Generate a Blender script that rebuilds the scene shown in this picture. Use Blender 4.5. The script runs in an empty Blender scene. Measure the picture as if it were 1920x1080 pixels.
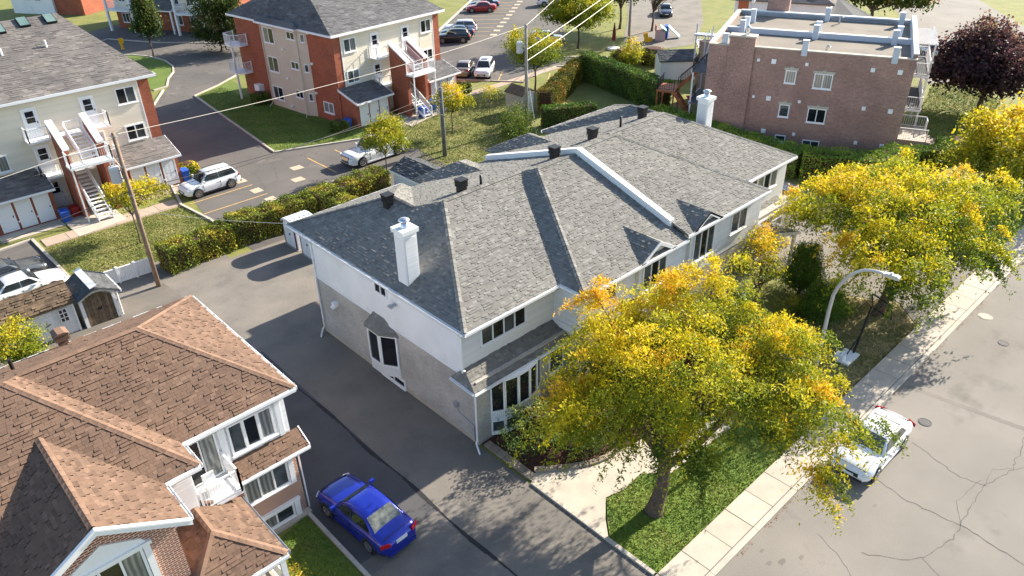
import bpy, math, random
import numpy as np
from mathutils import Vector, Matrix
random.seed(7); rng = np.random.default_rng(7)
V = Vector
sc = bpy.context.scene
COL = sc.collection
rad = math.radians
# ---------------------------------------------------------------- camera
cd = bpy.data.cameras.new('camera'); cam = bpy.data.objects.new('camera', cd); COL.objects.link(cam)
PITCH, ROLL, YAW = 0.544074, -0.0211293, 0.823394
f0 = V((math.cos(YAW), math.sin(YAW), 0)); r0 = V((math.sin(YAW), -math.cos(YAW), 0))
fwd = f0*math.cos(PITCH) - V((0, 0, math.sin(PITCH))); up0 = r0.cross(fwd)
rt = r0*math.cos(ROLL) + up0*math.sin(ROLL); upv = -r0*math.sin(ROLL) + up0*math.cos(ROLL)
M = Matrix((rt, upv, -fwd)).transposed().to_4x4(); M.translation = (0, 0, 24)
cam.matrix_world = M
cd.sensor_width = 36; cd.lens = 1429.02/1920*36; cd.clip_end = 6000; cd.clip_start = .2
sc.camera = cam
# ---------------------------------------------------------------- light
SUN_AZ, SUN_EL = rad(-4.5), rad(26.8)
w = bpy.data.worlds.new("World"); sc.world = w; w.use_nodes = True
nt = w.node_tree; bg = nt.nodes['Background']; sky = nt.nodes.new('ShaderNodeTexSky')
sky.sky_type = 'NISHITA'; sky.sun_disc = False; sky.sun_elevation = SUN_EL; sky.sun_rotation = math.pi/2 - SUN_AZ
nt.links.new(sky.outputs[0], bg.inputs[0]); bg.inputs[1].default_value = .098
sl = bpy.data.lights.new('sun', 'SUN'); so = bpy.data.objects.new('sun', sl); COL.objects.link(so)
sl.energy = 5.0; sl.angle = rad(.55); sl.color = (1, .90, .76)
S = V((math.cos(SUN_EL)*math.cos(SUN_AZ), math.cos(SUN_EL)*math.sin(SUN_AZ), math.sin(SUN_EL)))
so.rotation_euler = S.to_track_quat('Z', 'Y').to_euler(); so.location = S*200
sc.view_settings.view_transform = 'Standard'; sc.view_settings.look = 'None'
sc.view_settings.gamma = 1; sc.view_settings.use_curve_mapping = False
sc.view_settings.exposure = 1.5
try:
    sc.cycles.max_bounces = 5; sc.cycles.transparent_max_bounces = 4
except Exception: pass

# ---------------------------------------------------------------- materials
MATS = {}
def mat(name, col, col2=None, rough=.85, vs=2.5, fine=.0, fs=60., bump=0., bs=60., tint=0., rnd=0., metal=0., spec=.4,
        brick=None, uvn=False, coat=0., stain=None, cracks=0.):
    m = bpy.data.materials.new(name); m.use_nodes = True; MATS[name] = m
    t = m.node_tree; N = t.nodes; L = t.links; P = N['Principled BSDF']
    P.inputs['Roughness'].default_value = rough; P.inputs['Metallic'].default_value = metal
    P.inputs['Specular IOR Level'].default_value = spec
    if coat: P.inputs['Coat Weight'].default_value = coat; P.inputs['Coat Roughness'].default_value = .04
    tc = N.new('ShaderNodeTexCoord'); src = tc.outputs['UV' if uvn else 'Object']
    c4 = (*col, 1)
    def noise(scale, detail=4., r=.55):
        n = N.new('ShaderNodeTexNoise'); n.inputs['Scale'].default_value = scale; n.inputs['Detail'].default_value = detail
        n.inputs['Roughness'].default_value = r; L.new(src, n.inputs['Vector']); return n
    def ramp(o, a, b):
        r = N.new('ShaderNodeMapRange'); r.inputs[1].default_value = a; r.inputs[2].default_value = b; L.new(o, r.inputs[0]); return r.outputs[0]
    def mix(fac, a, b, mode='MIX'):
        x = N.new('ShaderNodeMix'); x.data_type = 'RGBA'; x.blend_type = mode
        for sock, val in ((x.inputs[0], fac), (x.inputs[6], a), (x.inputs[7], b)):
            if isinstance(val, (int, float)): sock.default_value = val
            elif isinstance(val, tuple): sock.default_value = val if len(val) == 4 else (*val, 1)
            else: L.new(val, sock)
        return x.outputs[2]
    out = None
    if brick:
        b = N.new('ShaderNodeTexBrick'); L.new(tc.outputs['UV'], b.inputs['Vector'])
        b.inputs['Color1'].default_value = c4; b.inputs['Color2'].default_value = (*(col2 or col), 1)
        b.inputs['Mortar'].default_value = (*brick[0], 1); b.inputs['Scale'].default_value = 1
        b.inputs['Brick Width'].default_value = brick[1]; b.inputs['Row Height'].default_value = brick[2]
        b.inputs['Mortar Size'].default_value = brick[3]; b.inputs['Bias'].default_value = -.1
        out = b.outputs['Color']
        n = noise(vs); out = mix(1., out, mix(ramp(n.outputs[0], .3, .7), (.78, .78, .78, 1), (1.15, 1.15, 1.15, 1)), 'MULTIPLY')
        bm = N.new('ShaderNodeBump'); bm.inputs['Strength'].default_value = .5; bm.inputs['Distance'].default_value = .01; bm.invert = True
        L.new(b.outputs['Fac'], bm.inputs['Height']); L.new(bm.outputs[0], P.inputs['Normal'])
    elif col2:
        n = noise(vs); out = mix(ramp(n.outputs[0], .35, .65), c4, (*col2, 1))
    if stain:                      # (colour, scale, threshold, strength)
        n = noise(stain[1], 5, .62); out = mix(ramp(n.outputs[0], stain[2], stain[2]+.14), out or c4, (*stain[0], 1))
    if cracks:
        vo = N.new('ShaderNodeTexVoronoi'); vo.feature = 'DISTANCE_TO_EDGE'; vo.inputs['Scale'].default_value = .22
        nn = noise(1.2); vm = N.new('ShaderNodeVectorMath'); vm.operation = 'ADD'; L.new(src, vm.inputs[0]); L.new(nn.outputs[1], vm.inputs[1]); L.new(vm.outputs[0], vo.inputs['Vector'])
        k = ramp(vo.outputs[0], .0, .008); out = mix(k, mix(cracks, out or c4, (.03, .03, .03, 1)), out or c4)
    if fine:
        n = noise(fs, 3., .7); out = mix(1., out or c4, mix(ramp(n.outputs[0], .25, .75), (1-fine,)*3+(1,), (1+fine,)*3+(1,)), 'MULTIPLY')
    if tint:
        a = N.new('ShaderNodeAttribute'); a.attribute_name = 'tint'
        out = mix(1., out or c4, mix(a.outputs['Fac'], (1-tint,)*3+(1,), (1+tint,)*3+(1,)), 'MULTIPLY')
    if rnd:
        a = N.new('ShaderNodeObjectInfo')
        out = mix(1., out or c4, mix(a.outputs['Random'], (1-rnd,)*3+(1,), (1+rnd,)*3+(1,)), 'MULTIPLY')
    if out is None: P.inputs['Base Color'].default_value = c4
    else: L.new(out, P.inputs['Base Color'])
    if bump:
        n = noise(bs, 4., .65); bm = N.new('ShaderNodeBump'); bm.inputs['Strength'].default_value = bump; bm.inputs['Distance'].default_value = .02
        L.new(n.outputs[0], bm.inputs['Height']); L.new(bm.outputs[0], P.inputs['Normal'])
    return m
def leafmat(name, trans=.3, rough=.6):
    m = bpy.data.materials.new(name); m.use_nodes = True; t = m.node_tree; N = t.nodes; L = t.links
    P = N['Principled BSDF']; o = N['Material Output']; a = N.new('ShaderNodeAttribute'); a.attribute_name = 'Col'
    P.inputs['Roughness'].default_value = rough; P.inputs['Specular IOR Level'].default_value = .25
    tr = N.new('ShaderNodeBsdfTranslucent'); mx = N.new('ShaderNodeMixShader'); mx.inputs[0].default_value = trans
    L.new(a.outputs['Color'], P.inputs['Base Color']); L.new(a.outputs['Color'], tr.inputs['Color'])
    L.new(P.outputs[0], mx.inputs[1]); L.new(tr.outputs[0], mx.inputs[2]); L.new(mx.outputs[0], o.inputs['Surface'])
    MATS[name] = m; return m
def curtain(name, a, b):
    m = mat(name, a, rough=.10, spec=.7); t = m.node_tree; N = t.nodes; L = t.links
    tc = N.new('ShaderNodeTexCoord'); wv = N.new('ShaderNodeTexWave'); wv.bands_direction = 'X'; wv.inputs['Scale'].default_value = 1.7; wv.inputs['Distortion'].default_value = 2.2; wv.inputs['Detail Scale'].default_value = .6
    n = N.new('ShaderNodeTexNoise'); n.inputs['Scale'].default_value = .8; ad = N.new('ShaderNodeMath'); ad.operation = 'MULTIPLY'; L.new(tc.outputs['UV'], wv.inputs['Vector']); L.new(tc.outputs['Object'], n.inputs['Vector'])
    L.new(wv.outputs['Fac'], ad.inputs[0]); L.new(n.outputs[0], ad.inputs[1]); r = N.new('ShaderNodeValToRGB'); r.color_ramp.elements[0].color = (*a, 1); r.color_ramp.elements[1].color = (*b, 1); r.color_ramp.elements[0].position = .1; r.color_ramp.elements[1].position = .6
    L.new(ad.outputs[0], r.inputs[0]); L.new(r.outputs[0], t.nodes['Principled BSDF'].inputs['Base Color']); return m
def glassmat(name, col, col2, rough=.06, vs=.7):
    m = mat(name, col, col2, rough=rough, vs=vs, spec=.8); return m

# ---------------------------------------------------------------- mesh builder
class MB:
    def __init__(s): s.v = []; s.f = []; s.t = []
    def poly(s, pts, t=.5):
        i = len(s.v); s.v += [tuple(p) for p in pts]; s.f.append(tuple(range(i, i+len(pts)))); s.t.append(t); return s
    def hexa(s, c, t=.5):            # 8 corners: bottom 4 ccw, top 4 ccw
        i = len(s.v); s.v += [tuple(p) for p in c]
        for q in ((3, 2, 1, 0), (4, 5, 6, 7), (0, 1, 5, 4), (1, 2, 6, 5), (2, 3, 7, 6), (3, 0, 4, 7)):
            s.f.append(tuple(i+k for k in q)); s.t.append(t)
        return s
    def box(s, a, b, t=.5):
        x0, y0, z0 = a; x1, y1, z1 = b
        if x0 > x1: x0, x1 = x1, x0
        if y0 > y1: y0, y1 = y1, y0
        if z0 > z1: z0, z1 = z1, z0
        return s.hexa([(x0, y0, z0), (x1, y0, z0), (x1, y1, z0), (x0, y1, z0), (x0, y0, z1), (x1, y0, z1), (x1, y1, z1), (x0, y1, z1)], t)
    def obox(s, P, u, v, w, t=.5):   # corner and three edge vectors
        P, u, v, w = V(P), V(u), V(v), V(w)
        if u.cross(v).dot(w) < 0: u, v = v, u
        return s.hexa([P, P+u, P+u+v, P+v, P+w, P+u+w, P+u+v+w, P+v+w], t)
    def bar(s, a, b, wd, ht=None, upd=(0, 0, 1), t=.5):
        a, b = V(a), V(b); d = b-a; ht = ht or wd; q = V(upd)
        if abs(d.normalized().dot(q)) > .98: q = V((1, 0, 0))
        x = d.cross(q).normalized(); y = x.cross(d).normalized()
        return s.obox(a-x*wd/2-y*ht/2, d, x*wd, y*ht, t)
    def prism(s, pts, z0, z1, t=.5):
        n = len(pts); ar = sum(pts[i][0]*pts[(i+1) % n][1]-pts[(i+1) % n][0]*pts[i][1] for i in range(n))
        if ar < 0: pts = pts[::-1]
        s.poly([(x, y, z0) for x, y in pts[::-1]], t); s.poly([(x, y, z1) for x, y in pts], t)
        for i in range(n):
            a, b = pts[i], pts[(i+1) % n]; s.poly([(*a, z0), (*b, z0), (*b, z1), (*a, z1)], t)
        return s
    def extr(s, pts, d, t=.5):       # 3d polygon extruded by vector d
        pts = [V(p) for p in pts]; d = V(d); n = len(pts)
        nm = sum(((pts[i]).cross(pts[(i+1) % n]) for i in range(n)), V())
        if nm.dot(d) < 0: pts = pts[::-1]
        s.poly([p+d for p in pts], t); s.poly(pts[::-1], t)
        for i in range(n):
            a, b = pts[i], pts[(i+1) % n]; s.poly([a, b, b+d, a+d], t)
        return s
    def tube(s, pts, rs, n=8, t=.5, cap=True):
        pts = [V(p) for p in pts]
        if not hasattr(rs, '__len__'): rs = [rs]*len(pts)
        base = len(s.v); d0 = (pts[1]-pts[0]).normalized()
        ref = V((0, 0, 1)) if abs(d0.z) < .9 else V((1, 0, 0))
        for i, p in enumerate(pts):
            d = (pts[min(i+1, len(pts)-1)]-pts[max(i-1, 0)]).normalized()
            x = d.cross(ref).normalized(); y = d.cross(x)
            for k in range(n):
                a = 2*math.pi*k/n; s.v.append(tuple(p+(x*math.cos(a)+y*math.sin(a))*rs[i]))
        for i in range(len(pts)-1):
            for k in range(n):
                a = base+i*n+k; b = base+i*n+(k+1) % n; s.f.append((a, b, b+n, a+n)); s.t.append(t)
        if cap:
            s.f.append(tuple(base+k for k in range(n))[::-1]); s.t.append(t)
            e = base+(len(pts)-1)*n; s.f.append(tuple(e+k for k in range(n))); s.t.append(t)
        return s
    def lathe(s, prof, n=16, c=(0, 0, 0), ax='z', t=.5):
        base = len(s.v)
        for r, h in prof:
            for k in range(n):
                a = 2*math.pi*k/n; x, y = r*math.cos(a), r*math.sin(a)
                p = (x, y, h) if ax == 'z' else ((x, h, y) if ax == 'y' else (h, x, y))
                s.v.append((p[0]+c[0], p[1]+c[1], p[2]+c[2]))
        for i in range(len(prof)-1):
            for k in range(n):
                a = base+i*n+k; b = base+i*n+(k+1) % n
                q = (a, b, b+n, a+n); s.f.append(q if ax != 'y' else q[::-1]); s.t.append(t)
        return s
    def build(s, name, m, parent=None, smooth=False, kind=None, org=None):
        if org is None: org = ORG.get(parent.name, (0, 0, 0)) if parent else (0, 0, 0)
        v = np.array(s.v, dtype=np.float64).reshape(-1, 3)-np.array(org)
        me = bpy.data.meshes.new(name); me.from_pydata(v.tolist(), [], s.f)
        uv = me.uv_layers.new(name='UVMap'); data = np.zeros((len(me.loops), 2), dtype=np.float32)
        k = 0
        for f in s.f:
            P = v[list(f)]
            n = np.zeros(3)
            for i in range(len(f)): n += np.cross(P[i], P[(i+1) % len(f)])
            L = np.linalg.norm(n); n = n/L if L > 1e-12 else np.array([0, 0, 1.])
            u = np.array([-n[1], n[0], 0.]); l = np.linalg.norm(u)
            u = u/l if l > .02 else np.array([1., 0, 0]); q = np.cross(n, u)
            data[k:k+len(f), 0] = P@u; data[k:k+len(f), 1] = P@q; k += len(f)
        uv.data.foreach_set('uv', data.ravel())
        at = me.attributes.new('tint', 'FLOAT', 'FACE'); at.data.foreach_set('value', np.array(s.t, dtype=np.float32))
        if smooth: me.polygons.foreach_set('use_smooth', [True]*len(me.polygons))
        me.materials.append(MATS[m] if isinstance(m, str) else m)
        o = bpy.data.objects.new(name, me); COL.objects.link(o)
        if parent: o.parent = parent; ORG[o.name] = org
        if kind: o['kind'] = kind
        return o
ORG = {}
def tag(o, label=None, cat=None, group=None, kind=None):
    if label: o['label'] = label
    if cat: o['category'] = cat
    if group: o['group'] = group
    if kind: o['kind'] = kind
    return o
def thing(name, label, cat, loc=(0, 0, 0), rz=0., group=None, local=False):
    o = bpy.data.objects.new(name, None); COL.objects.link(o); o.location = loc; o.rotation_euler = (0, 0, rz)
    o.empty_display_size = .3; tag(o, label, cat, group); ORG[o.name] = (0, 0, 0) if local else tuple(loc); return o
def dup(o, loc, rz=0., label=None):
    def cp(a, par):
        c = a.copy(); COL.objects.link(c)
        if par: c.parent = par
        for ch in a.children: cp(ch, c)
        return c
    r = cp(o, None); r.location = loc; r.rotation_euler = (0, 0, rz)
    if label: r['label'] = label
    return r
def sheet(name, pts, z, m, label, cat='ground', kind='structure'):
    o = MB().poly([(x, y, z) for x, y in pts]).build(name, m); tag(o, label, cat, None, kind); return o

# ---------------------------------------------------------------- architectural helpers
Z3 = V((0, 0, 1))
def window(par, P, u, n, wd, ht, cols=2, rows=1, fr=.07, fm='white_trim', gm='glass', dp=.07, sill=True, mull=None):
    P, u, n = V(P), V(u).normalized(), V(n).normalized(); mu = mull or fr*.8
    b = MB(); d = n*dp
    b.obox(P, u*wd, Z3*fr, d); b.obox(P+Z3*(ht-fr), u*wd, Z3*fr, d)
    b.obox(P+Z3*fr, u*fr, Z3*(ht-2*fr), d); b.obox(P+u*(wd-fr)+Z3*fr, u*fr, Z3*(ht-2*fr), d)
    cw = (wd-2*fr-(cols-1)*mu)/cols; rh = (ht-2*fr-(rows-1)*mu)/rows
    for i in range(1, cols): b.obox(P+u*(fr+i*cw+(i-1)*mu)+Z3*fr, u*mu, Z3*(ht-2*fr), d*.97)
    for j in range(1, rows): b.obox(P+Z3*(fr+j*rh+(j-1)*mu)+u*fr, u*(wd-2*fr), Z3*mu, d*.93)
    if sill: b.obox(P-u*.05-Z3*.06, u*(wd+.1), Z3*.055, n*(dp+.05))
    f = b.build('window', fm, par)
    for i in range(cols):
        for j in range(rows):
            Q = P+u*(fr+i*(cw+mu))+Z3*(fr+j*(rh+mu))
            g = gm if isinstance(gm, str) else gm[(i+j) % len(gm)]
            MB().obox(Q+n*.004, u*cw, Z3*rh, n*.02).build('pane', g, f)
    return f
def door(par, P, u, n, wd=.9, ht=2.05, m='white_door', lite=None, gm='glass_dark', handle=True, panels=True):
    P, u, n = V(P), V(u).normalized(), V(n).normalized()
    b = MB(); b.obox(P, u*wd, Z3*ht, n*.05)
    if panels:
        for (a0, a1, h0, h1) in ((.14, .46, .12, .42), (.54, .86, .12, .42)) + (() if lite else ((.14, .46, .5, .9), (.54, .86, .5, .9))):
            b.obox(P+u*wd*a0+Z3*ht*h0+n*.05, u*wd*(a1-a0), Z3*ht*(h1-h0), n*.015)
    d = b.build('door', m, par)
    MB().obox(P-u*.08, u*.075, Z3*(ht+.08), n*.07).obox(P+u*(wd+.005), u*.075, Z3*(ht+.08), n*.07).obox(P-u*.005+Z3*(ht+.005), u*(wd+.01), Z3*.075, n*.07).build('door_frame', 'white_trim', d)
    if lite:
        for (h0, h1) in lite: MB().obox(P+u*wd*.18+Z3*ht*h0+n*.05, u*wd*.64, Z3*ht*(h1-h0), n*.012).build('pane', gm, d)
    if handle: MB().obox(P+u*wd*.9+Z3*ht*.48+n*.05, u*.05, Z3*.12, n*.05).build('handle', 'dark_metal', d)
    return d
def siding(b, P, u, n, wd, z0, z1, c=.115):
    P, u, n = V(P), V(u).normalized(), V(n).normalized(); z = z0
    while z < z1-1e-4:
        t = min(z+c, z1); A = V((P.x, P.y, 0))
        a, bb = A+Z3*z+n*.018, A+u*wd+Z3*z+n*.018; e, d = A+Z3*t+n*.002, A+u*wd+Z3*t+n*.002
        tt = random.random(); q = [a, bb, d, e]
        if (bb-a).cross(d-a).dot(n) < 0: q = q[::-1]
        b.poly(q, tt); q = [A+Z3*z, A+u*wd+Z3*z, bb, a]; b.poly(q, tt)
        z += c
    return b
def clip(poly, sub):                 # poly clipped by convex sub (2d, ccw)
    out = poly
    for i in range(len(sub)):
        a, b = sub[i], sub[(i+1) % len(sub)]; inp = out; out = []
        if not inp: return []
        def side(p): return (b[0]-a[0])*(p[1]-a[1])-(b[1]-a[1])*(p[0]-a[0])
        for k in range(len(inp)):
            p, q = inp[k], inp[(k+1) % len(inp)]; sp, sq = side(p), side(q)
            if sp >= -1e-9: out.append(p)
            if (sp > 1e-9 and sq < -1e-9) or (sp < -1e-9 and sq > 1e-9):
                t = sp/(sp-sq); out.append((p[0]+(q[0]-p[0])*t, p[1]+(q[1]-p[1])*t))
    return out
TABS = []
def shingle_face(b, pts, ch=.145, tw=.3, keep=None, dark=.0, lift=.014, thick=.35):
    """lay overlapping shingle tabs on a convex planar roof face; keep collects whole tabs"""
    pts = [V(p) for p in pts]; n = V()
    for i in range(len(pts)): n += pts[i].cross(pts[(i+1) % len(pts)])
    n.normalize()
    if n.z < 0: pts = pts[::-1]; n = -n
    u = Z3.cross(n); u = u.normalized() if u.length > .01 else V((1, 0, 0)); v = n.cross(u); O = pts[0]
    p2 = [((p-O).dot(u), (p-O).dot(v)) for p in pts]
    U0, U1 = min(p[0] for p in p2), max(p[0] for p in p2); V0, V1 = min(p[1] for p in p2), max(p[1] for p in p2)
    r = 0; vv = V0
    while vv < V1:
        uu = U0-tw*random.random()
        while uu < U1:
            wq = tw*random.choice((.6, .85, 1., 1.25)); g = .008
            q = [(uu, vv), (uu+wq-g, vv), (uu+wq-g, vv+ch), (uu, vv+ch)]
            c = clip(q, p2)
            if len(c) >= 3:
                h0 = lift*(2.1 if random.random() < thick else .5); tn = random.choice((.12, .3, .38, .42, .46, .5, .5, .55, .62, .95)); tn = min(1, max(0, tn+random.uniform(-.07, .07)))
                whole = len(c) == 4 and abs(sum((c[i][0]*c[(i+1) % 4][1]-c[(i+1) % 4][0]*c[i][1]) for i in range(4))/2-(wq-g)*ch) < 1e-4
                if whole and keep is not None:
                    keep.append((O+u*uu+v*vv, u*(wq-g), v*ch, n, h0, tn))
                else:
                    top = [O+u*x+v*y+n*(h0+(.004-h0)*(y-vv)/ch) for x, y in c]
                    b.poly(top, tn)
                    lo = [p for p in c if p[1] < vv+1e-6]
                    if len(lo) >= 2:
                        xa, xb = min(p[0] for p in lo), max(p[0] for p in lo)
                        b.poly([O+u*xa+v*vv, O+u*xb+v*vv, O+u*xb+v*vv+n*h0, O+u*xa+v*vv+n*h0], max(0, tn-(.5 if h0 > lift else .15)))
            uu += wq
        vv += ch; r += 1
def put_tab(b, T):
    P, u, v, n, h0, tn = T
    b.poly([P+n*h0, P+u+n*h0, P+u+v+n*.004, P+v+n*.004], tn); b.poly([P, P+u, P+u+n*h0, P+n*h0], max(0, tn-.5))
def roof(par, faces, m, name='roof', ch=.14, tw=.22, singles=0, deck=None, focus=None, th=.12, lift=.014):
    d = MB()
    for f in faces:
        pts = [V(p) for p in f]; d.extr([p-Z3*.004 for p in pts], (0, 0, -th))
    ro = d.build(name, deck or m, par)
    keep = [] if singles else None; b = MB()
    for f in faces: shingle_face(b, f, ch, tw, keep, lift=lift)
    if singles:
        fc = V(focus or (0, 0, 24)); keep.sort(key=lambda T: (T[0]-fc).length)
        for T in keep[singles:]: put_tab(b, T)
        meshes = {}
        for T in keep[:singles]:
            P, u, v, n, h0, tn = T; org = ORG.get(par.name, (0, 0, 0))
            key = (round(u.length, 2), round(h0, 4), round(tn*4))
            if key not in meshes:
                L, C = u.length, v.length; q = MB(); q.poly([(0, 0, h0), (L, 0, h0), (L, C, .004), (0, C, .004)], tn); q.poly([(0, 0, 0), (L, 0, 0), (L, 0, h0), (0, 0, h0)], max(0, tn-.5))
                o = q.build('shingle', m, org=(0, 0, 0)); meshes[key] = o.data
            else:
                o = bpy.data.objects.new('shingle', meshes[key]); COL.objects.link(o)
            o.parent = ro; mw = Matrix((u.normalized(), v.normalized(), n)).transposed().to_4x4(); mw.translation = P-V(org); o.matrix_local = mw
    b.build('shingle_courses', m, ro, kind='stuff')
    return ro
def ridgecap(b, a, c, wd=.28, t=.55, seg=.3):
    a, c = V(a), V(c); d = (c-a); L = d.length; d.normalize(); x = d.cross(Z3).normalized(); k = 0.
    while k < L:
        p, q = a+d*k, a+d*min(k+seg, L); tt = random.random()
        b.poly([p-x*wd/2-Z3*.02+Z3*.02, q-x*wd/2-Z3*.0, q+Z3*.045, p+Z3*.06], tt); b.poly([p+Z3*.06, q+Z3*.045, q+x*wd/2, p+x*wd/2], tt); k += seg
def gutter(par, a, c, out, m='white_trim', h=.17, w=.11, name='fascia'):
    a, c, o = V(a), V(c), V(out).normalized()
    b = MB(); b.obox(a-Z3*h, c-a, o*.03, Z3*(h-.01)); b.obox(a-Z3*(h-.03)+o*.03, c-a, o*(w-.03), Z3*.02); b.obox(a+o*(w-.02)-Z3*(h-.03), c-a, o*.02, Z3*(h-.05))
    return b.build(name, m, par)
def downspout(par, x, y, z0, z1, n, m='white_trim', kick=None):
    n = V(n).normalized(); b = MB(); p = V((x, y, 0))+n*.06
    b.tube([p+Z3*z1, p+Z3*(z0+.35), p+Z3*(z0+.2)+n*.1, p+Z3*(z0+.06)+(V(kick) if kick else n*.45)], .045, 8)
    return b.build('downspout', m, par)
def boxes(par, name, m, L, lab=None):
    for a, b in L: MB().box(a, b).build(name, m, par)
def railing(par, pts, z, h=1., gap=.13, m='white_trim', name='railing', r=.02, post=.07):
    b = MB()
    for i in range(len(pts)-1):
        a, c = V((*pts[i], z)) if len(pts[i]) == 2 else V(pts[i]), V((*pts[i+1], z)) if len(pts[i+1]) == 2 else V(pts[i+1])
        b.bar(a+Z3*h, c+Z3*h, .06, .05); b.bar(a+Z3*.1, c+Z3*.1, .045)
        L = (c-a).length; k = max(2, int(L/gap))
        for j in range(1, k): p = a+(c-a)*j/k; b.bar(p+Z3*.1, p+Z3*h, r)
        b.bar(a, a+Z3*(h+.05), post); b.bar(c, c+Z3*(h+.05), post)
    return b.build(name, m, par)
# ---------------------------------------------------------------- palette
mat('white_trim', (.80, .81, .82), rough=.5, fine=.04, fs=9); mat('white_siding', (.70, .71, .72), rough=.55, tint=.05)
mat('white_cladding', (.80, .81, .82), (.73, .745, .76), rough=.5, vs=.6, stain=((.66, .67, .67), .8, .57), fine=.04, fs=25)
mat('cream_siding', (.72, .66, .54), rough=.55, tint=.05); mat('beige_panel', (.58, .52, .42), (.54, .48, .39), vs=.7, rough=.7, bump=.2)
mat('white_door', (.74, .76, .78), rough=.45); mat('dark_metal', (.02, .02, .022), rough=.4, metal=.5); mat('black_plastic', (.015, .015, .017), rough=.5)
mat('galv', (.45, .47, .5), rough=.4, metal=.6); mat('steel', (.62, .64, .66), rough=.25, metal=.9)
mat('glass', (.02, .026, .032), (.10, .115, .12), rough=.07, vs=.8, spec=.7); mat('glass_dark', (.01, .012, .016), rough=.05, spec=.7)
curtain('glass_curtain', (.13, .135, .13), (.34, .345, .32)); mat('glass_skylight', (.10, .17, .16), (.16, .24, .22), rough=.08, vs=.8, spec=.8)
mat('grey_shingle', (.200, .196, .180), (.180, .177, .164), rough=.95, vs=.3, tint=.27, fine=.22, fs=45, spec=.15)
mat('apt_shingle', (.175, .160, .150), (.125, .118, .115), rough=.95, vs=.55, tint=.3, fine=.2, fs=25, spec=.15)
mat('apt_shingle_blue', (.13, .13, .132), (.10, .10, .105), rough=.95, vs=.5, tint=.3, fine=.2, fs=25, spec=.15)
mat('brown_shingle', (.172, .112, .080), (.140, .092, .068), rough=.95, vs=.5, tint=.25, fine=.25, fs=45, spec=.15)
mat('ridge_brown', (.205, .132, .094), rough=.95, tint=.12, fine=.2, fs=45, spec=.15)
mat('shed_shingle', (.16, .115, .075), (.10, .075, .055), rough=.95, vs=2, tint=.45, fine=.25, fs=30, spec=.15)
mat('slate_shingle', (.10, .105, .11), (.085, .09, .095), rough=.95, vs=1, tint=.35, fine=.2, fs=30, spec=.15)
mat('grey_brick', (.42, .395, .365), (.32, .305, .285), rough=.9, brick=((.48, .46, .43), .21, .072, .01), uvn=True, vs=.5, fine=.12, fs=9, stain=((.29, .275, .26), .6, .6))
mat('red_brick', (.36, .090, .042), (.25, .058, .030), rough=.9, brick=((.30, .16, .11), .21, .072, .008), uvn=True, vs=.5, fine=.2, fs=7)
mat('house_brick', (.28, .080, .048), (.20, .055, .036), rough=.9, brick=((.62, .50, .40), .24, .085, .016), uvn=True, vs=.6)
mat('plum_brick', (.32, .155, .122), (.20, .092, .076), rough=.9, brick=((.44, .36, .31), .24, .08, .012), uvn=True, vs=.35, fine=.26, fs=5)
mat('concrete', (.46, .415, .345), (.39, .35, .295), rough=.9, vs=1.2, fine=.12, fs=40, bump=.15, rnd=.06, stain=((.27, .25, .22), .9, .6))
mat('kerb', (.47, .43, .37), (.38, .35, .30), rough=.9, vs=1., fine=.12, fs=30)
mat('street', (.228, .211, .188), (.186, .174, .156), rough=.95, vs=.22, fine=.26, fs=34, stain=((.135, .125, .112), .25, .58), bump=.2, bs=30)
mat('drive', (.190, .172, .150), (.142, .131, .118), rough=.9, vs=.35, fine=.3, fs=38, stain=((.130, .121, .111), .6, .57), bump=.25, bs=30)
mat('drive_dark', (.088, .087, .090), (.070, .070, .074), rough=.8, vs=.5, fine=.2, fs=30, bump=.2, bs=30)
mat('drive_seam', (.02, .02, .022), rough=.7)
mat('backlot', (.205, .185, .160), (.160, .147, .130), rough=.95, vs=.5, fine=.3, fs=34, stain=((.145, .133, .120), .5, .56), bump=.2, bs=30)
mat('patch', (.155, .138, .120), (.125, .113, .100), rough=.95, vs=.8, fine=.15, fs=26)
mat('lane', (.125, .115, .105), (.088, .083, .080), rough=.95, vs=.16, fine=.15, fs=20, stain=((.17, .155, .135), .35, .6), cracks=.5)
mat('yellow_paint', (.60, .38, .12), (.42, .28, .12), rough=.8, vs=3); mat('worn_paint', (.52, .42, .30), (.36, .30, .23), rough=.9, vs=4)
mat('grass_near', (.135, .195, .026), (.095, .160, .022), rough=.95, vs=1.4, fine=.35, fs=22, stain=((.15, .145, .045), .8, .6), bump=.6, bs=30)
mat('grass_dry', (.20, .20, .055), (.135, .160, .035), rough=.95, vs=.55, fine=.35, fs=14, stain=((.23, .19, .09), .45, .56), bump=.6, bs=20)
mat('grass_green', (.115, .165, .024), (.085, .135, .020), rough=.95, vs=.5, fine=.3, fs=14, stain=((.15, .14, .045), .35, .6), bump=.6, bs=20)
mat('dry_bed', (.34, .275, .15), (.20, .18, .08), rough=.95, vs=2., fine=.4, fs=18, bump=.8, bs=18)
mat('soil', (.05, .028, .02), (.09, .03, .02), rough=.95, vs=5, fine=.4, fs=30, bump=.8, bs=25)
mat('paver', (.30, .24, .19), (.22, .185, .155), rough=.9, vs=2, rnd=.18, fine=.12, fs=40)
mat('walk_pink', (.40, .31, .24), (.34, .27, .21), rough=.9, vs=1., fine=.12, fs=30, rnd=.06)
mat('crack', (.10, .092, .082), rough=.95); mat('leaf_litter', (.20, .085, .03), (.26, .13, .04), rough=.95, vs=6)
mat('flat_roof', (.215, .19, .155), (.175, .155, .128), rough=.95, vs=.4, fine=.16, fs=22, stain=((.12, .11, .10), .3, .58))
mat('wood_pole', (.27, .19, .135), (.17, .125, .095), rough=.9, vs=2.5, fine=.2, fs=14, bump=.4, bs=12)
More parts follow.
